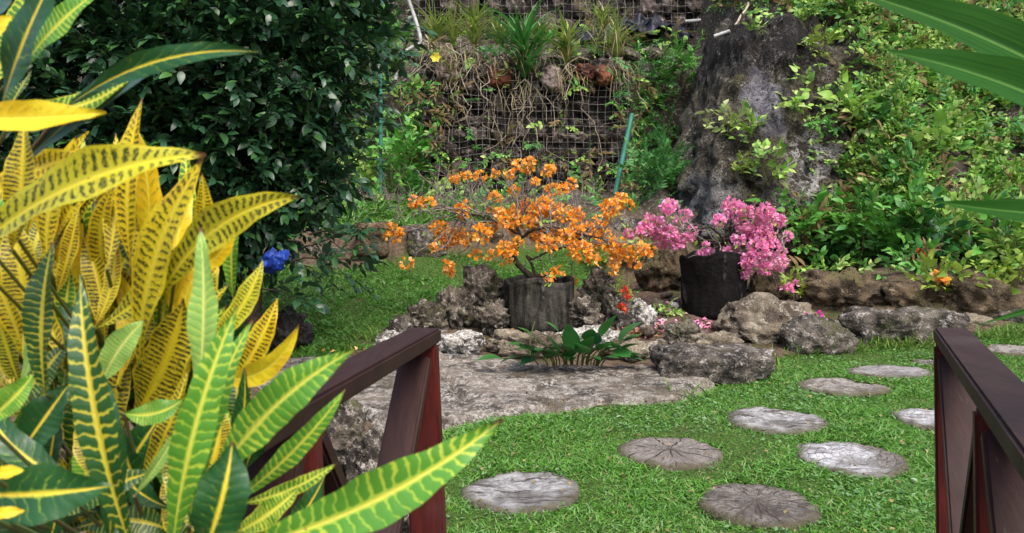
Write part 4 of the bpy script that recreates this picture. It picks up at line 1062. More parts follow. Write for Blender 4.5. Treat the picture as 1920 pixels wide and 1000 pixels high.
# strappy tufts on the wall top, with roots trailing down the face
TUFTS = [(815, 92, 95, 'loose pale tuft at the left end of the wall top'), (850, 98, 90, 'thin spiky tuft beside the yellow flower on the wall top'), (890, 92, 105, 'full upright tuft left of the first terracotta pot'), (938, 98, 80, 'short tuft above the leftmost terracotta pot'), (984, 150, 160, 'tallest dark green tuft in the middle of the wall top'), (1012, 92, 70, 'dense low green tuft just right of the tallest tuft'), (1064, 122, 108, 'broad-bladed lime tuft above the pale pot'), (1128, 60, 70, 'thin tall tuft beside the black plastic sheet'), (1156, 112, 95, 'yellow-green tuft at the right end of the wall top')]
for k, (px, py, h, label) in enumerate(TUFTS):
    rng = np.random.default_rng(500 + k)
    Y = 14.2 + .1 * rng.uniform() + (.5 if k in (0, 1, 3, 5, 7) else 0)
    b = P(px, py, Y); H = h / F * Y
    root = empty('tufted_plant', b, 'strappy green plant: ' + label, 'plant', 'strappy plants on top of the wall')
    mb = MB(); n = 90
    bl = leaf_proto(5, .065, .2, .55, .5)
    hh = rng.uniform(0, .55, n); a = rng.uniform(0, 6.283, n); el = rng.uniform(.35, 1.4, n)
    d = np.stack([np.cos(a) * np.cos(el), np.sin(a) * np.cos(el), np.sin(el)], 1)
    scatter(mb, bl, b + np.stack([rng.normal(0, .03, n), rng.normal(0, .03, n), hh * H * .9], 1), frames(d), np.stack([np.full(n, H * rng.uniform(.7, 1.1)), H * rng.uniform(.4, .85, n), H * rng.uniform(.3, .7, n)], 1) * np.array([.72, 1, 1]))
    mb.build('blades', M['blade'] if k != 4 else M['fern_leaf'], root)
    st = MB(); tube(st, wiggle(b - np.array([0, 0, .15]), b + np.array([0, 0, H * .6]), 6, .04, rng), np.linspace(.018, .008, 6), 5); st.build('stem', M['stem'], root)
    db = MB(); nd = 22; aa = rng.uniform(0, 6.283, nd)
    dd = np.stack([np.cos(aa) * .6, -.5 + .2 * np.sin(aa), rng.uniform(-1.2, .1, nd)], 1)
    scatter(db, leaf_proto(4, .03, .1, .35, .5), np.stack([b[0] + rng.normal(0, .22, nd), np.full(nd, 14.08), b[2] - rng.uniform(0, .25, nd)], 1), frames(dd), rng.uniform(.2, .6, nd))
    db.build('dead_blades', M['straw'], root)
    if k != 7:
        rt = MB()
        for _ in range(5):
            e = b + np.array([rng.normal(0, .3), 0, -rng.uniform(.5, 1.9)])
            p0 = b.copy(); p0[1] = 14.12; e[1] = 14.1 + rng.normal(0, .04)
            pth = wiggle(p0, e, 14, .35, rng); pth[:, 1] = np.minimum(pth[:, 1], 14.16)
            tube(rt, pth, np.linspace(.0095, .0045, 14), 5)
        rt.build('roots', M['root'], root)

# green pole, pipes, plastic
def pole(name, pts, r, mat, label, cat):
    mb = MB(); tube(mb, np.array(pts), r, 10); return tag(mb.build(name, mat), label, cat)
pole('green_pole', [P(1153, 366, 13.2), P(1170, 285, 13.35), P(1185, 214, 13.5)], .042, M['greenpole'], 'leaning dark green metal pole at the right end of the lower wall', 'pole')
pole('green_pole', [P(714, 380, 13.4), P(714, 130, 13.4)], .03, M['greenpole'], 'thin upright green pole among leaves at the left end of the lower wall', 'pole')
pole('water_pipe', bez(P(742, 150, 14.0), P(744, 95, 14.0), P(785, 84, 14.2), 8).tolist() + bez(P(790, 78, 14.2), P(782, 40, 14.3), P(758, -20, 14.4), 8).tolist(), .032, M['white'], 'bent white plastic pipe rising at the left end of the lower wall', 'pipe')
pole('white_board', [P(1284, 41, 17.1), P(1335, 37, 17.15)], .04, M['white'], 'short white board lying under the upper wall', 'board')
def tarp():
    rng = np.random.default_rng(8); nu, nv = 70, 16
    u, v = np.meshgrid(np.linspace(0, 1, nu), np.linspace(0, 1, nv)); u, v = u.ravel(), v.ravel()
    c = np.array([P(1082 + a * 215, np.interp(a, [0, .2, .45, .7, .85, 1], [66, 60, 46, 42, 50, 68]), 16.9) for a in u])
    p = np.stack([u * 14, v * 3, u * 0], 1)
    V = c + np.stack([0 * u, .5 * v - .2, .20 - .36 * (1 - v) + .10 * fbm(p, 4, 3)], 1)
    V[:, 1] += .1 * fbm(p * 1.3, 3, 9)
    i = (np.arange(nv - 1)[:, None] * nu + np.arange(nu - 1)[None]).ravel(); q = np.stack([i, i + 1, i + nu + 1, i + nu], 1)
    mb = MB(); mb.add(V, q); tag(mb.build('plastic_sheet', M['black']), 'crumpled black plastic sheet lying along the ledge under the upper wall', 'plastic sheet')
tarp()

# ------------------------------------------------------------------ tall rock outcrop
def outcrop():
    n = NT('outcrop_rock'); co = n.world(); ob = n.coord()
    a = n.noise(co, 1.6, 7, .65); b = n.noise(co, 7, 8, .7); c = n.noise(co, 22, 6, .65); v = n.voro(co, 9)
    col = n.mix(n.step(.4, .6, a), (.12, .105, .078), (.045, .038, .026))
    col = n.mix(n.step(.52, .62, n.noise(co, 2.6, 6, .7)), col, (.085, .08, .03))
    col = n.mix(n.math('MULTIPLY', n.step(.53, .6, b), n.step(.45, .6, c)), col, (.36, .33, .29))
    sp = n.node('ShaderNodeSeparateXYZ'); n.put(sp.inputs[0], ob)
    x, z = sp.outputs[0], sp.outputs[2]
    def blob(cx, cz, rx, rz, soft=.5):
        dx = n.math('DIVIDE', n.math('SUBTRACT', x, cx), rx); dz = n.math('DIVIDE', n.math('SUBTRACT', z, cz), rz)
        r = n.math('SQRT', n.math('ADD', n.math('MULTIPLY', dx, dx), n.math('MULTIPLY', dz, dz)))
        return n.step(1 + soft * .5, 1 - soft * .5, n.math('ADD', r, n.math('MULTIPLY', n.math('SUBTRACT', n.noise(co, 3.5, 6, .65), .5), 1.8)))
    col = n.mix(n.math('MULTIPLY', blob(-.35, 3.45, .9, .6), .94), col, (.018, .016, .016))
    col = n.mix(n.math('MULTIPLY', blob(-.50, 2.5, .30, .5), .8), col, n.mix(n.step(.4, .6, b), (.13, .125, .15), (.33, .32, .37)))
    col = n.mix(n.math('MULTIPLY', blob(-1.4, 1.0, .5, .4), .8), col, n.mix(n.step(.4, .6, b), (.20, .20, .20), (.36, .36, .36)))
    col = n.mix(n.math('MULTIPLY', blob(.2, 1.45, .6, .65), n.step(.46, .56, b)), col, (.46, .44, .42))
    col = n.mix(n.math('MULTIPLY', n.step(.58, .7, c), .8), col, (.02, .018, .015))
    n.set(col, .88, .25)
    d1 = n.noise(co, 48, 5, .65); v3 = n.voro(co, 24)
    hole = n.math('MULTIPLY', n.step(.34, .2, v3), n.step(.42, .55, n.noise(co, 5, 6, .65)))
    pm = n.step(.44, .6, n.noise(co, 1.9, 4, .6)); d2 = n.noise(co, 15, 8, .72)
    col = n.mix(n.math('MULTIPLY', n.math('MULTIPLY', n.step(.52, .62, d2), pm), .8), col, n.mix(.5, col, (.42, .40, .37)))
    col = n.mix(n.math('MULTIPLY', n.step(.47, .38, d2), .75), col, (.022, .018, .014))
    col = n.mix(n.math('MULTIPLY', n.step(.56, .62, d1), n.math('MULTIPLY', pm, .4)), col, (.40, .38, .35))
    mp2 = n.node('ShaderNodeMapping'); n.put(mp2.inputs[0], co); mp2.inputs['Scale'].default_value = (5, 5, .55)
    col = n.mix(n.math('MULTIPLY', n.step(.55, .68, n.noise(mp2.outputs[0], 1.3, 5, .6)), .65), col, (.03, .026, .022))
    col = n.mix(n.math('MULTIPLY', hole, .85), col, (.012, .01, .009))
    n.set(col, .9, .2)
    n.bump(n.math('ADD', n.math('ADD', b, n.math('MULTIPLY', c, .6)), n.math('SUBTRACT', n.math('MULTIPLY', d1, .5), n.math('MULTIPLY', hole, .8))), 1.0, .12)
    Y = 12.0
    x0, x1 = P(1250, 0, 11.4)[0], P(1790, 0, 11.4)[0]; z0, z1 = P(0, 412, 11.3)[2] - .8, P(0, -25, 12.4)[2]
    o = rock('rock_outcrop', ((x0 + x1) / 2, 12.75, z0), (x1 - x0, 3.0, z1 - z0), n.mat, 'tall grey-brown rock outcrop with a pale streaked hollow and dark top', 'rock outcrop', None, 71, .15, .11, .35, .36, 0, 6, 13)
    H = z1 - z0; me = o.data; n_ = len(me.vertices); co_ = np.empty(n_ * 3, np.float32); me.vertices.foreach_get('co', co_); co_ = co_.reshape(-1, 3)
    t_ = np.clip(co_[:, 2] / H, 0, 1)
    co_[:, 0] = np.where(co_[:, 0] < 0, co_[:, 0] * (1.06 - .56 * t_), co_[:, 0])
    pv = co_ * 1.0
    co_[:, 1] += 1.15 * t_ ** 1.2 - .35 - .16 * fbm(pv * 1.3 + 3, 4, 77, .6) - .07 * np.abs(fbm(pv * np.array([3.5, 3.5, 2.0]) + 9, 4, 78, .6))
    me.vertices.foreach_set('co', co_.ravel()); me.update()
    return o
OUT = outcrop()
bpy.context.view_layer.update()
from mathutils.bvhtree import BVHTree
_bv = BVHTree.FromObject(OUT, bpy.context.evaluated_depsgraph_get())
def hit(px, py):
    """where the photo ray meets the outcrop or else the ground"""
    d = Vector(P(px, py, 1.0)) - Vector((0, 0, CAMZ)); o = Vector((0, 0, CAMZ)) - OUT.location
    h = _bv.ray_cast(o, d.normalized())
    g = GP(px, py)
    if h[0] is not None:
        w = np.array(h[0] + OUT.location)
        if w[1] < g[1]: return w
    return g

_o = np.array([0, -.03, .02])
pole('white_stick', [hit(1366, 65) + _o * 2 + (P(1334, 76, 12) - P(1366, 65, 12)) * np.array([1, 1, 1]), hit(1366, 65) + _o * 2], .03, M['white'], 'white stick lying at the top left of the tall outcrop', 'stick')
pole('dead_branch', wiggle(hit(1366, 64) + _o, hit(1400, 14) + _o * 3, 9, .06, RNG), .02, M['root'], 'thin bare branch leaning at the top left of the outcrop', 'branch')

# ------------------------------------------------------------------ hillside vegetation
def undergrowth():
    rng = np.random.default_rng(61)
    mb = MB(); pos, dr, sp = [], [], []
    def region(n, x0, x1, y0, y1, weights):
        for _ in range(n):
            px, py = rng.uniform(x0, x1), rng.uniform(y0, y1)
            if 1255 < px < 1640 and 34 < py < 400:
                if rng.uniform() < np.interp(px, [1255, 1560, 1670], [.985, .95, .25]): continue
            g = hit(px, py)
            cl = vnoise(np.array([g * 2.1]), 7)[0] * .7 + vnoise(np.array([g * 6.0]), 17)[0] * .3
            if rng.uniform() > .74 + 1.05 * cl: continue
            pos.append(g); sp.append(rng.choice(4, p=weights))
            dr.append(norm(np.array([rng.normal(0, .8), -.5 + rng.normal(0, .4), rng.uniform(-.3, 1.3)])))
    region(11000, 1500, 1990, -60, 420, [.72, .20, .03, .05])
    region(700, 1180, 1600, -60, 40, [.6, .3, .05, .05])
    region(1500, 1990, 2500, -150, 450, [.5, .4, .05, .05])
    region(900, 1480, 1960, 360, 520, [.4, .5, .05, .05])
    region(260, 1180, 1300, 60, 390, [.05, .25, .7, .0])
    region(420, 640, 830, 150, 390, [.4, .5, .1, .0])
    region(200, 620, 800, -40, 150, [.4, .5, .1, .0])
    region(1200, -100, 700, -60, 420, [.1, .8, .1, .0])
    region(160, 800, 1200, 355, 420, [.5, .4, .1, .0])
    for (n_, x0, x1, y0, y1) in ((90, 765, 860, 150, 350), (60, 860, 1170, 290, 370), (26, 790, 1180, 85, 120), (46, 860, 1165, 140, 300), (60, 1165, 1215, 110, 370), (70, 780, 1290, 60, 100)):
        for _ in range(n_):
            pos.append(P(rng.uniform(x0, x1), rng.uniform(y0, y1), 14.12 if y1 > 101 else 14.9)); sp.append(rng.choice(4, p=[.35, .3, .1, .25]))
            dr.append(norm(np.array([rng.normal(0, .8), -.6, rng.uniform(-.9, 1.0)])))
    pos, dr, sp = np.array(pos), np.array(dr), np.array(sp)
    for k, tw in enumerate((TW_OPP, TW_OV, TW_FERN, TW_NARROW)):
        s = sp == k; n = s.sum()
        sc = rng.uniform(.4, 1, n) ** 1.5 * .27 if k < 2 else rng.uniform(.25, .5, n)
        scatter_twigs(mb, tw, pos[s] + np.array([0, -.05, .04]), dr[s], sc, rng, None, [0, 1, 2, 3][k], 4, np.array([0, -.6, .8]))
    dry = m_leaf('brown_stalk', [(.16, .10, .05), (.24, .16, .08), (.12, .08, .03), (.15, .2, .05)], .6, .2, .2)
    o = mb.build('undergrowth', [M['hill_leaf'], M['mid_leaf'], M['fern_leaf'], dry, M['stem']])
    o['kind'] = 'stuff'; o['label'] = 'tangled green creepers and ferns covering the hillside'
undergrowth()

PL = [  # px, py(base), height px, width px, mat, twigs, label, tsize, nst, per, name
    (1480, 232, 84, 60, 'hill_leaf', TW_HEART, 'broad-leaved light green sprig growing in the middle of the rock outcrop', .34, 3, 3),
    (1376, 250, 40, 50, 'pale_leaf', TW_OV, 'pale cream-green sprig on the left face of the outcrop', .30, 3, 2),
    (1418, 272, 42, 50, 'hill_leaf', TW_OV, 'small green sprig right of the pale sprig on the outcrop', .26, 3, 3),
    (1437, 340, 64, 56, 'hill_leaf', TW_OV, 'bushy green sprig low on the outcrop above the pink tree', .26, 5, 3),
    (1375, 330, 34, 36, 'lime_leaf', TW_NARROW, 'tiny lime sprig low on the left face of the outcrop', .2, 3, 2),
    (1527, 112, 36, 36, 'lime_leaf', TW_OV, 'bright lime sprig near the top right of the outcrop', .28, 3, 3),
    (1418, 72, 24, 26, 'hill_leaf', TW_OV, 'tiny sprig on the black top of the outcrop', .2, 2, 2),
    (1270, 178, 88, 110, 'mid_leaf', TW_FERN, 'dense green fern clump in the dark recess left of the outcrop', .45, 9, 4),
    (1238, 356, 76, 110, 'fern_leaf', TW_FERN, 'green fern clump at the bottom of the dark recess', .45, 9, 4),
    (1245, 268, 40, 70, 'fern_leaf', TW_FERN, 'small fern halfway up the dark recess', .4, 4, 3),
    (1208, 215, 50, 40, 'lime_leaf', TW_OV, 'light green sprig just above the leaning green pole', .25, 4, 3),
    (1535, 490, 120, 110, 'mid_leaf', TW_HEART, 'leafy green bush right beside the pink flowering tree', .34, 8, 5),
    (1500, 470, 95, 70, 'mid_leaf', TW_HEART, 'dark-leaved bush directly behind the pink flowers', .32, 6, 4),
    (1620, 500, 140, 130, 'mid_leaf', TW_OV, 'wide bright green bush behind the long brown rock', .32, 9, 6),
    (1700, 490, 130, 120, 'mid_leaf', TW_OPP, 'mid green bush with broad leaves above the low brown rock', .34, 8, 5),
    (1745, 500, 80, 80, 'fresh', TW_HEART, 'low glossy broad-leaved bush left of the bare grey stalks', .30, 5, 4),
    (1570, 500, 60, 110, 'fern_leaf', TW_FERN, 'feathery low green clump behind the brown rock', .36, 10, 5),
    (1790, 470, 90, 110, 'hill_leaf', TW_OPP, 'yellow-green bush behind the bare grey stalks', .3, 8, 5),
    (1910, 520, 110, 90, 'hill_leaf', TW_OV, 'light green bush at the right edge beside the bare stalks', .3, 7, 5),
    (740, 370, 150, 110, 'mid_leaf', TW_OV, 'bright green bush left of the lower wire wall', .34, 9, 6),
    (690, 370, 110, 90, 'hill_leaf', TW_OV, 'yellow-green bush beside the edge of the dark shrub', .34, 7, 5),
    (795, 330, 120, 70, 'mid_leaf', TW_OPP, 'green climber growing up the left end of the lower wall', .32, 6, 5),
    (1215, 505, 60, 80, 'blade', TW_NARROW, 'yellow-green grassy clump under the right end of the orange flowers', .3, 9, 5),
    (1130, 505, 46, 60, 'lime_leaf', TW_OV, 'small lime plant behind the tall coral rock', .2, 5, 4),
    (1250, 600, 26, 50, 'hill_leaf', TW_OV, 'tiny green plant among the rubble left of the dark planter', .13, 5, 3),
    (1880, 500, 80, 80, 'mid_leaf', TW_HEART, 'broad-leaved green bush between the bare grey stalks', .3, 6, 4),
    (1660, 440, 70, 90, 'hill_leaf', TW_HEART, 'light green broad-leaved sprig on the slope above the bushes', .36, 5, 4),
    (1760, 300, 60, 90, 'hill_leaf', TW_HEART, 'light green broad-leaved sprig on the slope between two strap leaves', .36, 5, 4),
    (1600, 250, 60, 80, 'hill_leaf', TW_HEART, 'lime broad-leaved sprig on the slope right of the outcrop hollow', .36, 4, 4),
    (700, 130, 130, 110, 'mid_leaf', TW_HEART, 'leafy green bush at the top left above the white pipe', .4, 7, 5),
]
for k, (px, py, h, w, mat, tw, label, ts, nst, per) in enumerate(PL):
    g = hit(px, py); H, W = h / F * g[1], w / F * g[1]
    bush('leafy_plant', g + np.array([0, .03, -.02]), H, W, label, 'plant', M[mat], tw, nst, per, ts * 1.0, 'leafy plants on the bank', 70 + k, W * .7, (0, -.15 if 'outcrop' in label else 0))

# small flowering plants in the bed
FLW = [
    (1765, 560, 50, 80, 'lime_leaf', 'orange', [(1760, 519), (1768, 523)], .075, 'yellow-leaved plant with an orange flower drooping over the brown rock', TW_HEART, .26, 5, 3),
    (1852, 545, 36, 50, 'lime_leaf', None, [], .04, 'small lime-leaved plant clinging to the right brown boulder', TW_HEART, .22, 3, 2),
    (1905, 535, 50, 60, 'lime_leaf', None, [], .04, 'yellow-green plant at the right edge on the brown boulder', TW_OV, .22, 5, 3),
    (1525, 618, 26, 60, 'hill_leaf', 'magenta', [(1512, 593), (1534, 591)], .042, 'small plant with two magenta flowers on the dark wedge-shaped boulder', TW_HEART, .12, 5, 2),
    (1890, 470, 30, 40, 'mid_leaf', 'redflower', [(1887, 451)], .075, 'plant with a red flower by the bare grey stalks', TW_OV, .22, 5, 3),
    (1722, 500, 40, 50, 'mid_leaf', 'redflower', [(1724, 475)], .06, 'plant with a small red-brown flower left of the grey stalks', TW_HEART, .26, 4, 3),
    (1168, 600, 70, 36, 'lime_leaf', 'redflower', [(1175, 560), (1166, 575), (1172, 545), (1168, 585)], .045, 'reddish flowering plant growing beside the tall coral rock', TW_NARROW, .14, 5, 3),
    (1488, 558, 40, 50, 'lime_leaf', 'pink', [(1478, 538), (1492, 532), (1482, 545), (1470, 540)], .045, 'lime-leaved plant with pink flowers left of the long brown rock', TW_OV, .16, 5, 3),
]
for k, (px, py, h, w, mat, fm, spots, fs, label, tw, ts, nst, per) in enumerate(FLW):
    g = GP(px, py); Y = g[1] - .1; base = P(px, py, Y)
    fl = (M[fm], [P(a, b, Y - .18) for a, b in spots], fs) if spots else None
    bush('flowering_plant', base, h / F * Y, w / F * Y, label, 'plant', M[mat], tw, nst, per, ts, 'small plants among the rocks', 150 + k, None, (0, -.05), fl)

def broadleaf():
    """broad glossy leaves at the back edge of the slab"""
    rng = np.random.default_rng(19); g = GP(1080, 690)
    root = empty('lily_plant', g, 'green plant with broad glossy arrow-shaped leaves at the back of the slab', 'plant')
    lf, st = MB(), MB(); big = leaf_proto(8, .62, .12, .35, .62)
    spec = [(1050, 640, -.5, .9), (1022, 668, -.8, .2), (1120, 665, .3, .3), (1150, 672, .7, .1), (1090, 672, 0, .1), (1160, 650, .5, .8), (1040, 676, -.4, .0), (1010, 655, -.6, .6), (1130, 640, .2, 1.0), (1185, 678, .9, .0), (975, 680, -.9, 0), (1070, 655, .1, .5), (1105, 650, -.2, .7), (1000, 682, -.7, -.1), (1165, 684, .6, -.1), (940, 684, -.9, .1)] + [(_x, _y, (_x - 1075) / 110, (690 - _y) / 60) for _x, _y in zip(rng.uniform(985, 1180, 22), rng.uniform(650, 688, 22))]
    for (px, py, dx, dz) in spec:
        Y = g[1] - .22 + rng.normal(0, .06); b = P(px, py - 12, Y); d = norm(np.array([dx, -.55 + rng.normal(0, .3), dz * .8 + rng.uniform(0, .6)]))
        scatter(lf, big, b[None], frames(d[None], np.array([rng.normal(0, .4)])), np.array([rng.uniform(.17, .26)]))
        tube(st, bez(g + np.array([(b[0] - g[0]) * .5, rng.normal(0, .03), .0]), (g + b) / 2 + np.array([0, 0, .08]), b, 7), .006, 5)
    tube(st, bez(P(994, 672, g[1]), P(990, 640, g[1] - .05), P(1003, 602, g[1] - .05), 9), np.linspace(.01, .004, 9), 6)
    lf.build('foliage', M['fresh'], root); st.build('stem', M['stem'], root)
broadleaf()

# bare stalks on the right
for k, (a, b, r, label) in enumerate([((1817, 486), (1812, 425), .022, 'bare grey stalk standing left of the other stalk'), ((1872, 470), (1866, 410), .026, 'bare grey stalk under the drooping strap leaf'), ((1800, 490), (1745, 452), .014, 'thin dead branch leaning left at the foot of the bush'), ((1850, 480), (1885, 455), .012, 'thin dead twig leaning right at the foot of the bush')]):
    g = hit(*a); Y = g[1] - .15
    pole('bare_stalk', wiggle(P(*a, Y), P(*b, Y), 8, .05, RNG), np.linspace(r, r * .7, 8), M['twig'], label, 'stalk')
# yellow flower on the wall
g = P(817, 108, 13.9)
root = empty('yellow_flower', g, 'single round yellow flower hanging at the left end of the wall top', 'flower')
mb = MB(); d = norm(np.array([[math.cos(a), -.45, math.sin(a)] for a in np.arange(6) / 6 * 6.283])); scatter(mb, leaf_proto(4, .9, .1, .1, .7), np.tile(g, (6, 1)), frames(d, None, np.array([0, -1.0, 0])), np.full(6, .10)); mb.build('petals', M['yellow'], root)
mb = MB(); tube(mb, bez(g, g + np.array([.1, .1, .25]), g + np.array([.25, .3, .1]), 7), .006, 5); mb.build('stem', M['stem'], root)
# dry thin stems on the terrace
mb = MB(); rng = np.random.default_rng(88)
for _ in range(150):
    px = rng.uniform(640, 1130); g = GP(px, rng.uniform(365, 425)); e = g + np.array([rng.normal(0, .15), rng.normal(0, .1), rng.uniform(.2, .6)])
    tube(mb, wiggle(g, e, 6, .05, rng), np.linspace(.006, .003, 6), 4)
o = mb.build('dry_stems', M['twig']); o['kind'] = 'stuff'; o['label'] = 'thin dry stems standing on the terrace in front of the wall'

# ------------------------------------------------------------------ foreground croton
GOLD, GOLD2, ORG = (.70, .56, .018), (.76, .64, .05), (.70, .46, .010)
DKG, BLK = (.012, .05, .012), (.022, .028, .008)
CR = {
    'GM': m_croton('croton_gold_mottled', GOLD, (.03, .05, .01), GOLD2, 27, .7, .64, .72, .97, 1.0, ORG, speck=True),
    'GL': m_croton('croton_gold_lattice', (.62, .47, .015), BLK, GOLD, 29, .7, .52, .85, 1.05, .95, GOLD, speck=True),
    'GY': m_croton('croton_plain_gold', (.76, .60, .02), (.35, .30, .02), GOLD2, 14, 1.2, .98, .6, .9, .5, ORG),
    'YG': m_croton('croton_yellow_green', (.60, .62, .05), (.06, .20, .02), (.75, .68, .10), 22, .5, .42, .85, 1.0, .5, (.50, .58, .04)),
    'GG': m_croton('croton_green', (.42, .52, .05), (.085, .26, .025), (.62, .60, .08), 23, .7, .34, 1.0, 1.3, .62, (.30, .46, .04)),
    'LG': m_croton('croton_pale_green', (.44, .58, .10), (.24, .44, .09), (.66, .70, .20), 22, .7, .34, 1.0, 1.3, .4, (.34, .52, .12)),
    'DG': m_croton('croton_dark_green', (.20, .30, .02), (.012, .07, .014), (.66, .50, .04), 13, 1.2, .02, 1.4, 1.8, .5, (.10, .20, .02), .28, .1),
    'DL': m_croton('croton_dark_lattice', (.40, .36, .03), (.016, .07, .012), (.50, .40, .03), 24, .5, .24, .9, 1.1, .5, (.40, .42, .03), .3, .1),
    'BL': m_croton('croton_underside', (.05, .10, .08), (.035, .085, .075), (.22, .26, .08), 13, 1.2, .0, 1.4, 1.8, .4, None, .45, .1),
}
def big_leaf(mb, b, c, t, w, nrm, rng, nu=30, nv=10, fold=.28, wave=.06):
    path = bez(b, c, t, nu + 1); L = np.linalg.norm(np.diff(path, axis=0), axis=1).sum()
    T = norm(np.gradient(path, axis=0)); N = np.broadcast_to(nrm, T.shape); S = norm(np.cross(T, N)); N = np.cross(S, T)
    u = np.linspace(0, 1, nu + 1); prof = np.sin(math.pi * u ** 1.05) ** .95 * (1 - .12 * u)
    prof = prof * (1 + .05 * np.sin(u * 17 + rng.uniform(0, 6)) + .03 * np.sin(u * 41 + rng.uniform(0, 6))); prof = np.maximum(prof, .045)
    v = np.linspace(-1, 1, nv + 1)
    hw = w / 2 * prof
    ph = rng.uniform(0, 6, 2)
    fl = fold * np.abs(v)[None] * hw[:, None]
    wv = wave * w * (np.abs(v) ** 2)[None] * np.where(v[None] > 0, np.sin(u * 15 + ph[0])[:, None], np.sin(u * 13 + ph[1])[:, None])
    V = path[:, None] + S[:, None] * (v[None] * hw[:, None])[..., None] + N[:, None] * (fl + wv)[..., None]
    uv = np.stack(np.broadcast_arrays(u[:, None], (v[None] + 1) / 2), -1)
    n = nv + 1; i = np.arange(nu)[:, None] * n; j = np.arange(nv)[None]
    q = np.stack([i + j, i + j + 1, i + n + j + 1, i + n + j], -1).reshape(-1, 4)
    mb.add(V.reshape(-1, 3), q, 0, uv.reshape(-1, 2))
# base px, tip px, bend (sideways, share of length), width px, depth at base, depth at tip, look, plant
LEAVES = [
    (-60, 478, 386, 290, -.09, 118, .80, .72, 'GM', 0), (246, 500, 266, 184, -.05, 54, .95, .93, 'GM', 0), (262, 680, 384, 296, -.08, 104, .92, .86, 'GM', 0),
    (330, 500, 427, 398, .30, 46, .90, .88, 'GY', 0), (300, 560, 564, 368, -.14, 90, .90, .80, 'GM', 0), (-120, 218, 199, 211, .02, 72, .72, .68, 'GY', 0),
    (24, 470, 44, 225, .03, 84, .80, .80, 'GL', 0), (-60, 420, 176, 290, -.10, 80, .86, .84, 'GM', 0), (140, 372, 300, 330, .12, 42, .98, .98, 'GM', 0),
    (84, 740, 98, 455, -.04, 84, .84, .84, 'DL', 0), (196, 640, 150, 430, .06, 58, .98, 1.0, 'GL', 0), (246, 790, 345, 560, .06, 110, .96, .92, 'GL', 0),
    (386, 650, 492, 488, .08, 56, .98, .98, 'GM', 0), (380, 705, 560, 608, .22, 52, .95, .90, 'GY', 0), (250, 930, 350, 700, .04, 52, .90, .9, 'GL', 0),
    (400, 790, 596, 702, .14, 56, .98, .95, 'GM', 0), (330, 640, 424, 470, -.1, 70, 1.02, 1.0, 'GM', 0), (230, 640, 330, 430, .06, 90, 1.02, 1.02, 'GL', 0),
    (60, 620, 20, 400, .0, 80, .95, .95, 'GL', 0), (150, 560, 120, 330, .0, 60, 1.02, 1.02, 'GL', 0), (180, 900, 240, 650, 0, 70, 1.0, 1.0, 'GL', 0), (10, 660, 60, 500, .05, 60, 1.0, 1.0, 'DL', 0),
    (120, 900, 160, 620, .05, 64, .92, .92, 'DL', 0), (310, 780, 400, 540, 0, 80, 1.05, 1.05, 'GL', 0), (420, 740, 520, 560, .05, 60, 1.05, 1.05, 'GM', 0), (-30, 560, 80, 330, 0, 70, 1.0, 1.0, 'GM', 0),
    # top left, dark and yellow-green
    (40, 196, 252, 138, .14, 58, .82, .80, 'YG', 1), (120, 205, 486, 98, -.10, 58, .80, .74, 'DG', 1), (40, 312, 326, 106, -.05, 62, .84, .80, 'BL', 1),
    (0, 210, 110, -60, -.03, 120, .74, .70, 'DG', 1), (40, 130, 190, -20, -.05, 70, .86, .84, 'GG', 1), (-40, 100, 26, 30, -.1, 44, .7, .7, 'GY', 1), (-20, 170, 70, -30, 0, 80, .82, .82, 'YG', 1),
    (-60, 60, 40, -50, 0, 70, .9, .9, 'BL', 1), (-40, 300, 60, 130, 0, 60, .9, .9, 'DL', 1),
    # bright green front plant
    (368, 770, 376, 428, .03, 70, .80, .80, 'LG', 2), (322, 1040, 446, 572, -.04, 84, .74, .74, 'GG', 2), (356, 985, 474, 600, -.06, 66, .78, .78, 'GG', 2),
    (400, 905, 664, 656, -.07, 96, .74, .70, 'GG', 2), (440, 1030, 942, 786, .06, 116, .70, .68, 'GG', 2), (440, 940, 648, 730, .04, 50, .80, .78, 'GG', 2),
    (250, 1040, 150, 515, -.04, 84, .72, .72, 'DL', 2), (205, 1020, 190, 690, .03, 70, .78, .78, 'DG', 2), (376, 1050, 436, 828, .04, 118, .66, .66, 'DG', 2),
    (-90, 925, 209, 911, .03, 128, .66, .64, 'DG', 2), (-80, 1010, 260, 1004, .12, 70, .62, .60, 'GG', 2), (-30, 790, 64, 700, .05, 60, .74, .74, 'GG', 2),
    (232, 775, 345, 748, .12, 56, .86, .86, 'GG', 2), (190, 720, 272, 600, -.06, 66, .88, .88, 'LG', 2), (252, 930, 345, 790, .02, 26, .84, .84, 'LG', 2),
    (450, 945, 632, 868, .06, 36, .76, .74, 'YG', 2), (440, 1000, 560, 915, .05, 60, .72, .70, 'YG', 2), (40, 720, 70, 600, .05, 40, .86, .86, 'LG', 2), (-20, 890, 46, 882, .0, 30, .62, .62, 'GY', 2), (-30, 965, 48, 958, 0, 26, .6, .6, 'GY', 2),
    (150, 700, 110, 560, .1, 50, .95, .95, 'DG', 2), (30, 860, 130, 720, 0, 90, .86, .86, 'DG', 2), (80, 960, 110, 760, 0, 80, .9, .9, 'DG', 2), (300, 990, 260, 780, 0, 70, .95, .95, 'DG', 2), (10, 780, 130, 640, 0, 70, .95, .95, 'DL', 2), (460, 880, 500, 760, 0, 60, 1.0, 1.0, 'DG', 2), (520, 1020, 610, 890, .05, 50, .9, .9, 'DG', 2),
]
_q = np.random.default_rng(55)
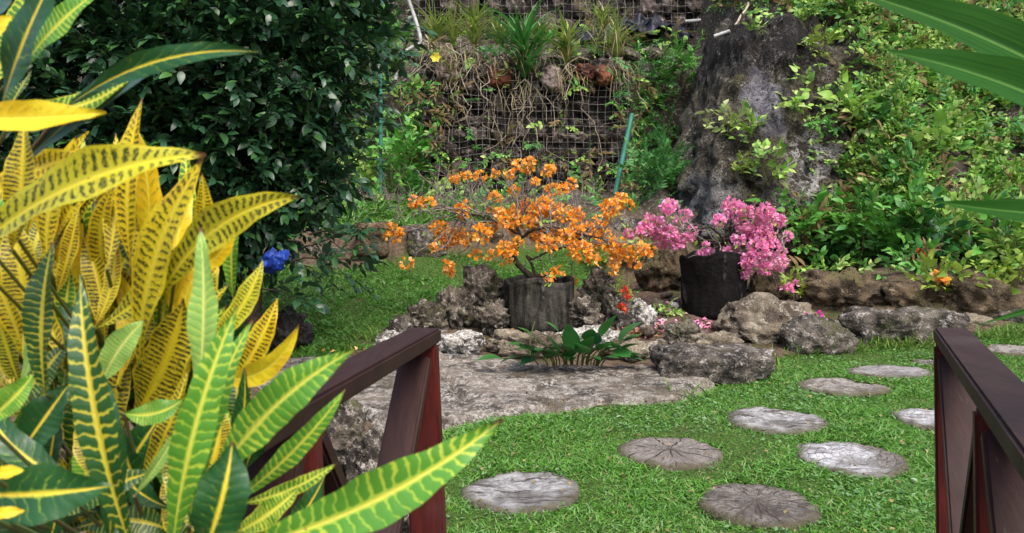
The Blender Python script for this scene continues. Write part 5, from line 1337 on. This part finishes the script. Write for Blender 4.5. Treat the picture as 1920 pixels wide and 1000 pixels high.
for _k in range(84):
    _x, _y = _q.uniform(-60, 440), _q.uniform(430, 980)
    _a = _q.normal(0, .5); _l = _q.uniform(150, 270)
    if _x + _l * math.sin(_a) > 520 - .2 * abs(_y - 700): continue
    LEAVES.append((_x, _y + _l * .5, _x + _l * math.sin(_a), _y + _l * .5 - _l * math.cos(_a), _q.normal(0, .07), _q.uniform(40, 74), _q.uniform(.98, 1.12), _q.uniform(1.02, 1.14), ['GL', 'GM', 'DL', 'GL', 'DG', 'GG'][_k % 6], 0 if _y < 700 else 2))
for _k in range(44):
    _x, _y = _q.uniform(20, 400), _q.uniform(470, 760)
    _a = _q.normal(.18, .35); _l = _q.uniform(170, 280)
    if _x + _l * math.sin(_a) > 470: continue
    LEAVES.append((_x, _y, _x + _l * math.sin(_a), _y - _l * math.cos(_a), _q.normal(0, .08), _q.uniform(40, 66), _q.uniform(.95, 1.04), _q.uniform(.95, 1.04), ['GM', 'GL', 'GM', 'GY', 'YG'][_k % 5], 0))
for _k in range(34):
    _x, _y = _q.uniform(-40, 430), _q.uniform(900, 1060)
    _a = _q.normal(0, .55); _l = _q.uniform(140, 250)
    if _x + _l * math.sin(_a) > 480: continue
    LEAVES.append((_x, _y, _x + _l * math.sin(_a), _y - _l * math.cos(_a), _q.normal(0, .08), _q.uniform(46, 76), _q.uniform(.82, .95), _q.uniform(.84, .98), ['DG', 'DL', 'GG', 'DG', 'GL'][_k % 5], 2))
def croton():
    rng = np.random.default_rng(101)
    roots = [(-.62, 1.14), (-.78, 1.0), (-.46, 1.05)]
    info = [('tall yellow croton with golden dark-mottled leaves filling the left side', (-.50, 1.12, 1.15)), ('croton shoot with dark green and blue-green leaves in the top left corner', (-.72, .95, 1.5)), ('bright green croton with yellow-veined leaves at the lower left, in front of the handrail', (-.42, 1.0, .98))]
    plants, stems = [], []
    for (x, y), (lab, top) in zip(roots, info):
        b = np.array([x, y, float(ground_z(x, y))])
        plants.append(empty('croton_plant', b, lab, 'croton', 'croton plants beside the bridge'))
        st = MB(); top = np.array(top)
        pth = wiggle(b - np.array([0, 0, .05]), top, 14, .05, rng); tube(st, pth, np.linspace(.011, .005, 14), 8)
        stems.append((st, pth))
    for k, (bx, by, tx, ty, bend, w, d0, d1, look, pl) in enumerate(LEAVES):
        b, t = P(bx, by, d0), P(tx, ty, d1)
        L = math.hypot(tx - bx, ty - by); nx, ny = -(ty - by), (tx - bx)
        mx, my = (bx + tx) / 2 + nx * bend, (by + ty) / 2 + ny * bend
        c = P(mx * 2 - (bx + tx) / 2, my * 2 - (by + ty) / 2, (d0 + d1) / 2 - .03 * L / 400)
        nrm = norm(np.array([rng.normal(0, .22), -1, .35 + rng.normal(0, .2)]))
        mb = MB(); big_leaf(mb, b, c, t, w / F * (d0 + d1) / 2 * .88, nrm, rng, fold=rng.uniform(.12, .4))
        mb.build('leaf', CR[look], plants[pl])
        st, pth = stems[pl]
        i = np.argmin(np.linalg.norm(pth - b - np.array([0, 0, -.12]), axis=1))
        tube(st, bez(pth[i], (pth[i] + b) / 2 + np.array([0, .02, -.03]), b, 8), .002, 6)
    for (st, _), p in zip(stems, plants): st.build('stem', m_plain('croton_stem', (.09, .12, .02), (.13, .12, .02), 20, .7, .2) if p is plants[0] else M['stem'], p)
croton()

# ------------------------------------------------------------------ strap-leaved plant at the right edge
def strap_plant():
    rng = np.random.default_rng(5)
    n = NT('strap_leaf'); uv = n.node('ShaderNodeSeparateXYZ'); n.put(uv.inputs[0], n.coord('UV'))
    u, v = uv.outputs[0], uv.outputs[1]
    a = n.math('ABSOLUTE', n.math('SUBTRACT', n.math('MULTIPLY', v, 2), 1))
    cmb = n.node('ShaderNodeCombineXYZ'); n.put(cmb.inputs[0], n.math('MULTIPLY', u, 1.2)); n.put(cmb.inputs[1], n.math('MULTIPLY', v, 22)); n.put(cmb.inputs[2], n.math('MULTIPLY', n.objrand(), 20))
    st = n.noise(cmb.outputs[0], 2, 4)
    col = n.mix(n.step(.35, .65, st), (.008, .050, .003), (.018, .085, .006))
    col = n.mix(n.math('MULTIPLY', n.step(.09, .02, a), .55), col, (.12, .26, .05))
    n.set(col, .5, .12); n.bump(n.math('ADD', st, n.math('MULTIPLY', n.step(0, .1, a), .5)), .25, .002); n.translucent(n.mix(.5, col, (.05, .22, .01)), .16)
    b0 = np.array([1.02, 1.15, float(ground_z(1.02, 1.15))])
    root = empty('strap_plant', b0, 'large plant with long glossy dark green strap leaves at the right edge', 'plant')
    sm = MB(); top = P(2230, 360, 1.1); tube(sm, wiggle(b0, top, 8, .03, rng), np.linspace(.02, .014, 8), 8)
    for (bx, by, tx, ty, w, bend, d0, d1) in ((2230, 300, 1575, -22, 112, .05, 1.1, 1.0), (2230, 345, 1663, 96, 110, .055, 1.1, .95), (2230, 400, 1752, 378, 56, -.03, 1.1, 1.0), (2230, 150, 1800, -40, 90, .05, 1.15, 1.05), (2230, 560, 1832, 611, 20, .05, 1.2, 1.05), (2230, 330, 2000, -200, 90, 0, 1.1, 1.1), (2230, 330, 2500, 60, 100, 0, 1.1, 1.2)):
        b, t = P(bx, by, d0), P(tx, ty, d1); nx, ny = -(ty - by), (tx - bx)
        c = P((bx + tx) / 2 + 2 * nx * bend, (by + ty) / 2 + 2 * ny * bend, (d0 + d1) / 2 - .02)
        mb = MB(); big_leaf(mb, b, c, t, w / F * (d0 + d1) / 2, norm(np.array([-.1, -1, .35])), rng, 30, 10, .38, .015)
        mb.build('leaf', n.mat, root)
        if by != 330: tube(sm, bez(top, (top + b) / 2, b, 6), .006, 6)
    sm.build('stem', M['stem'], root)
strap_plant()
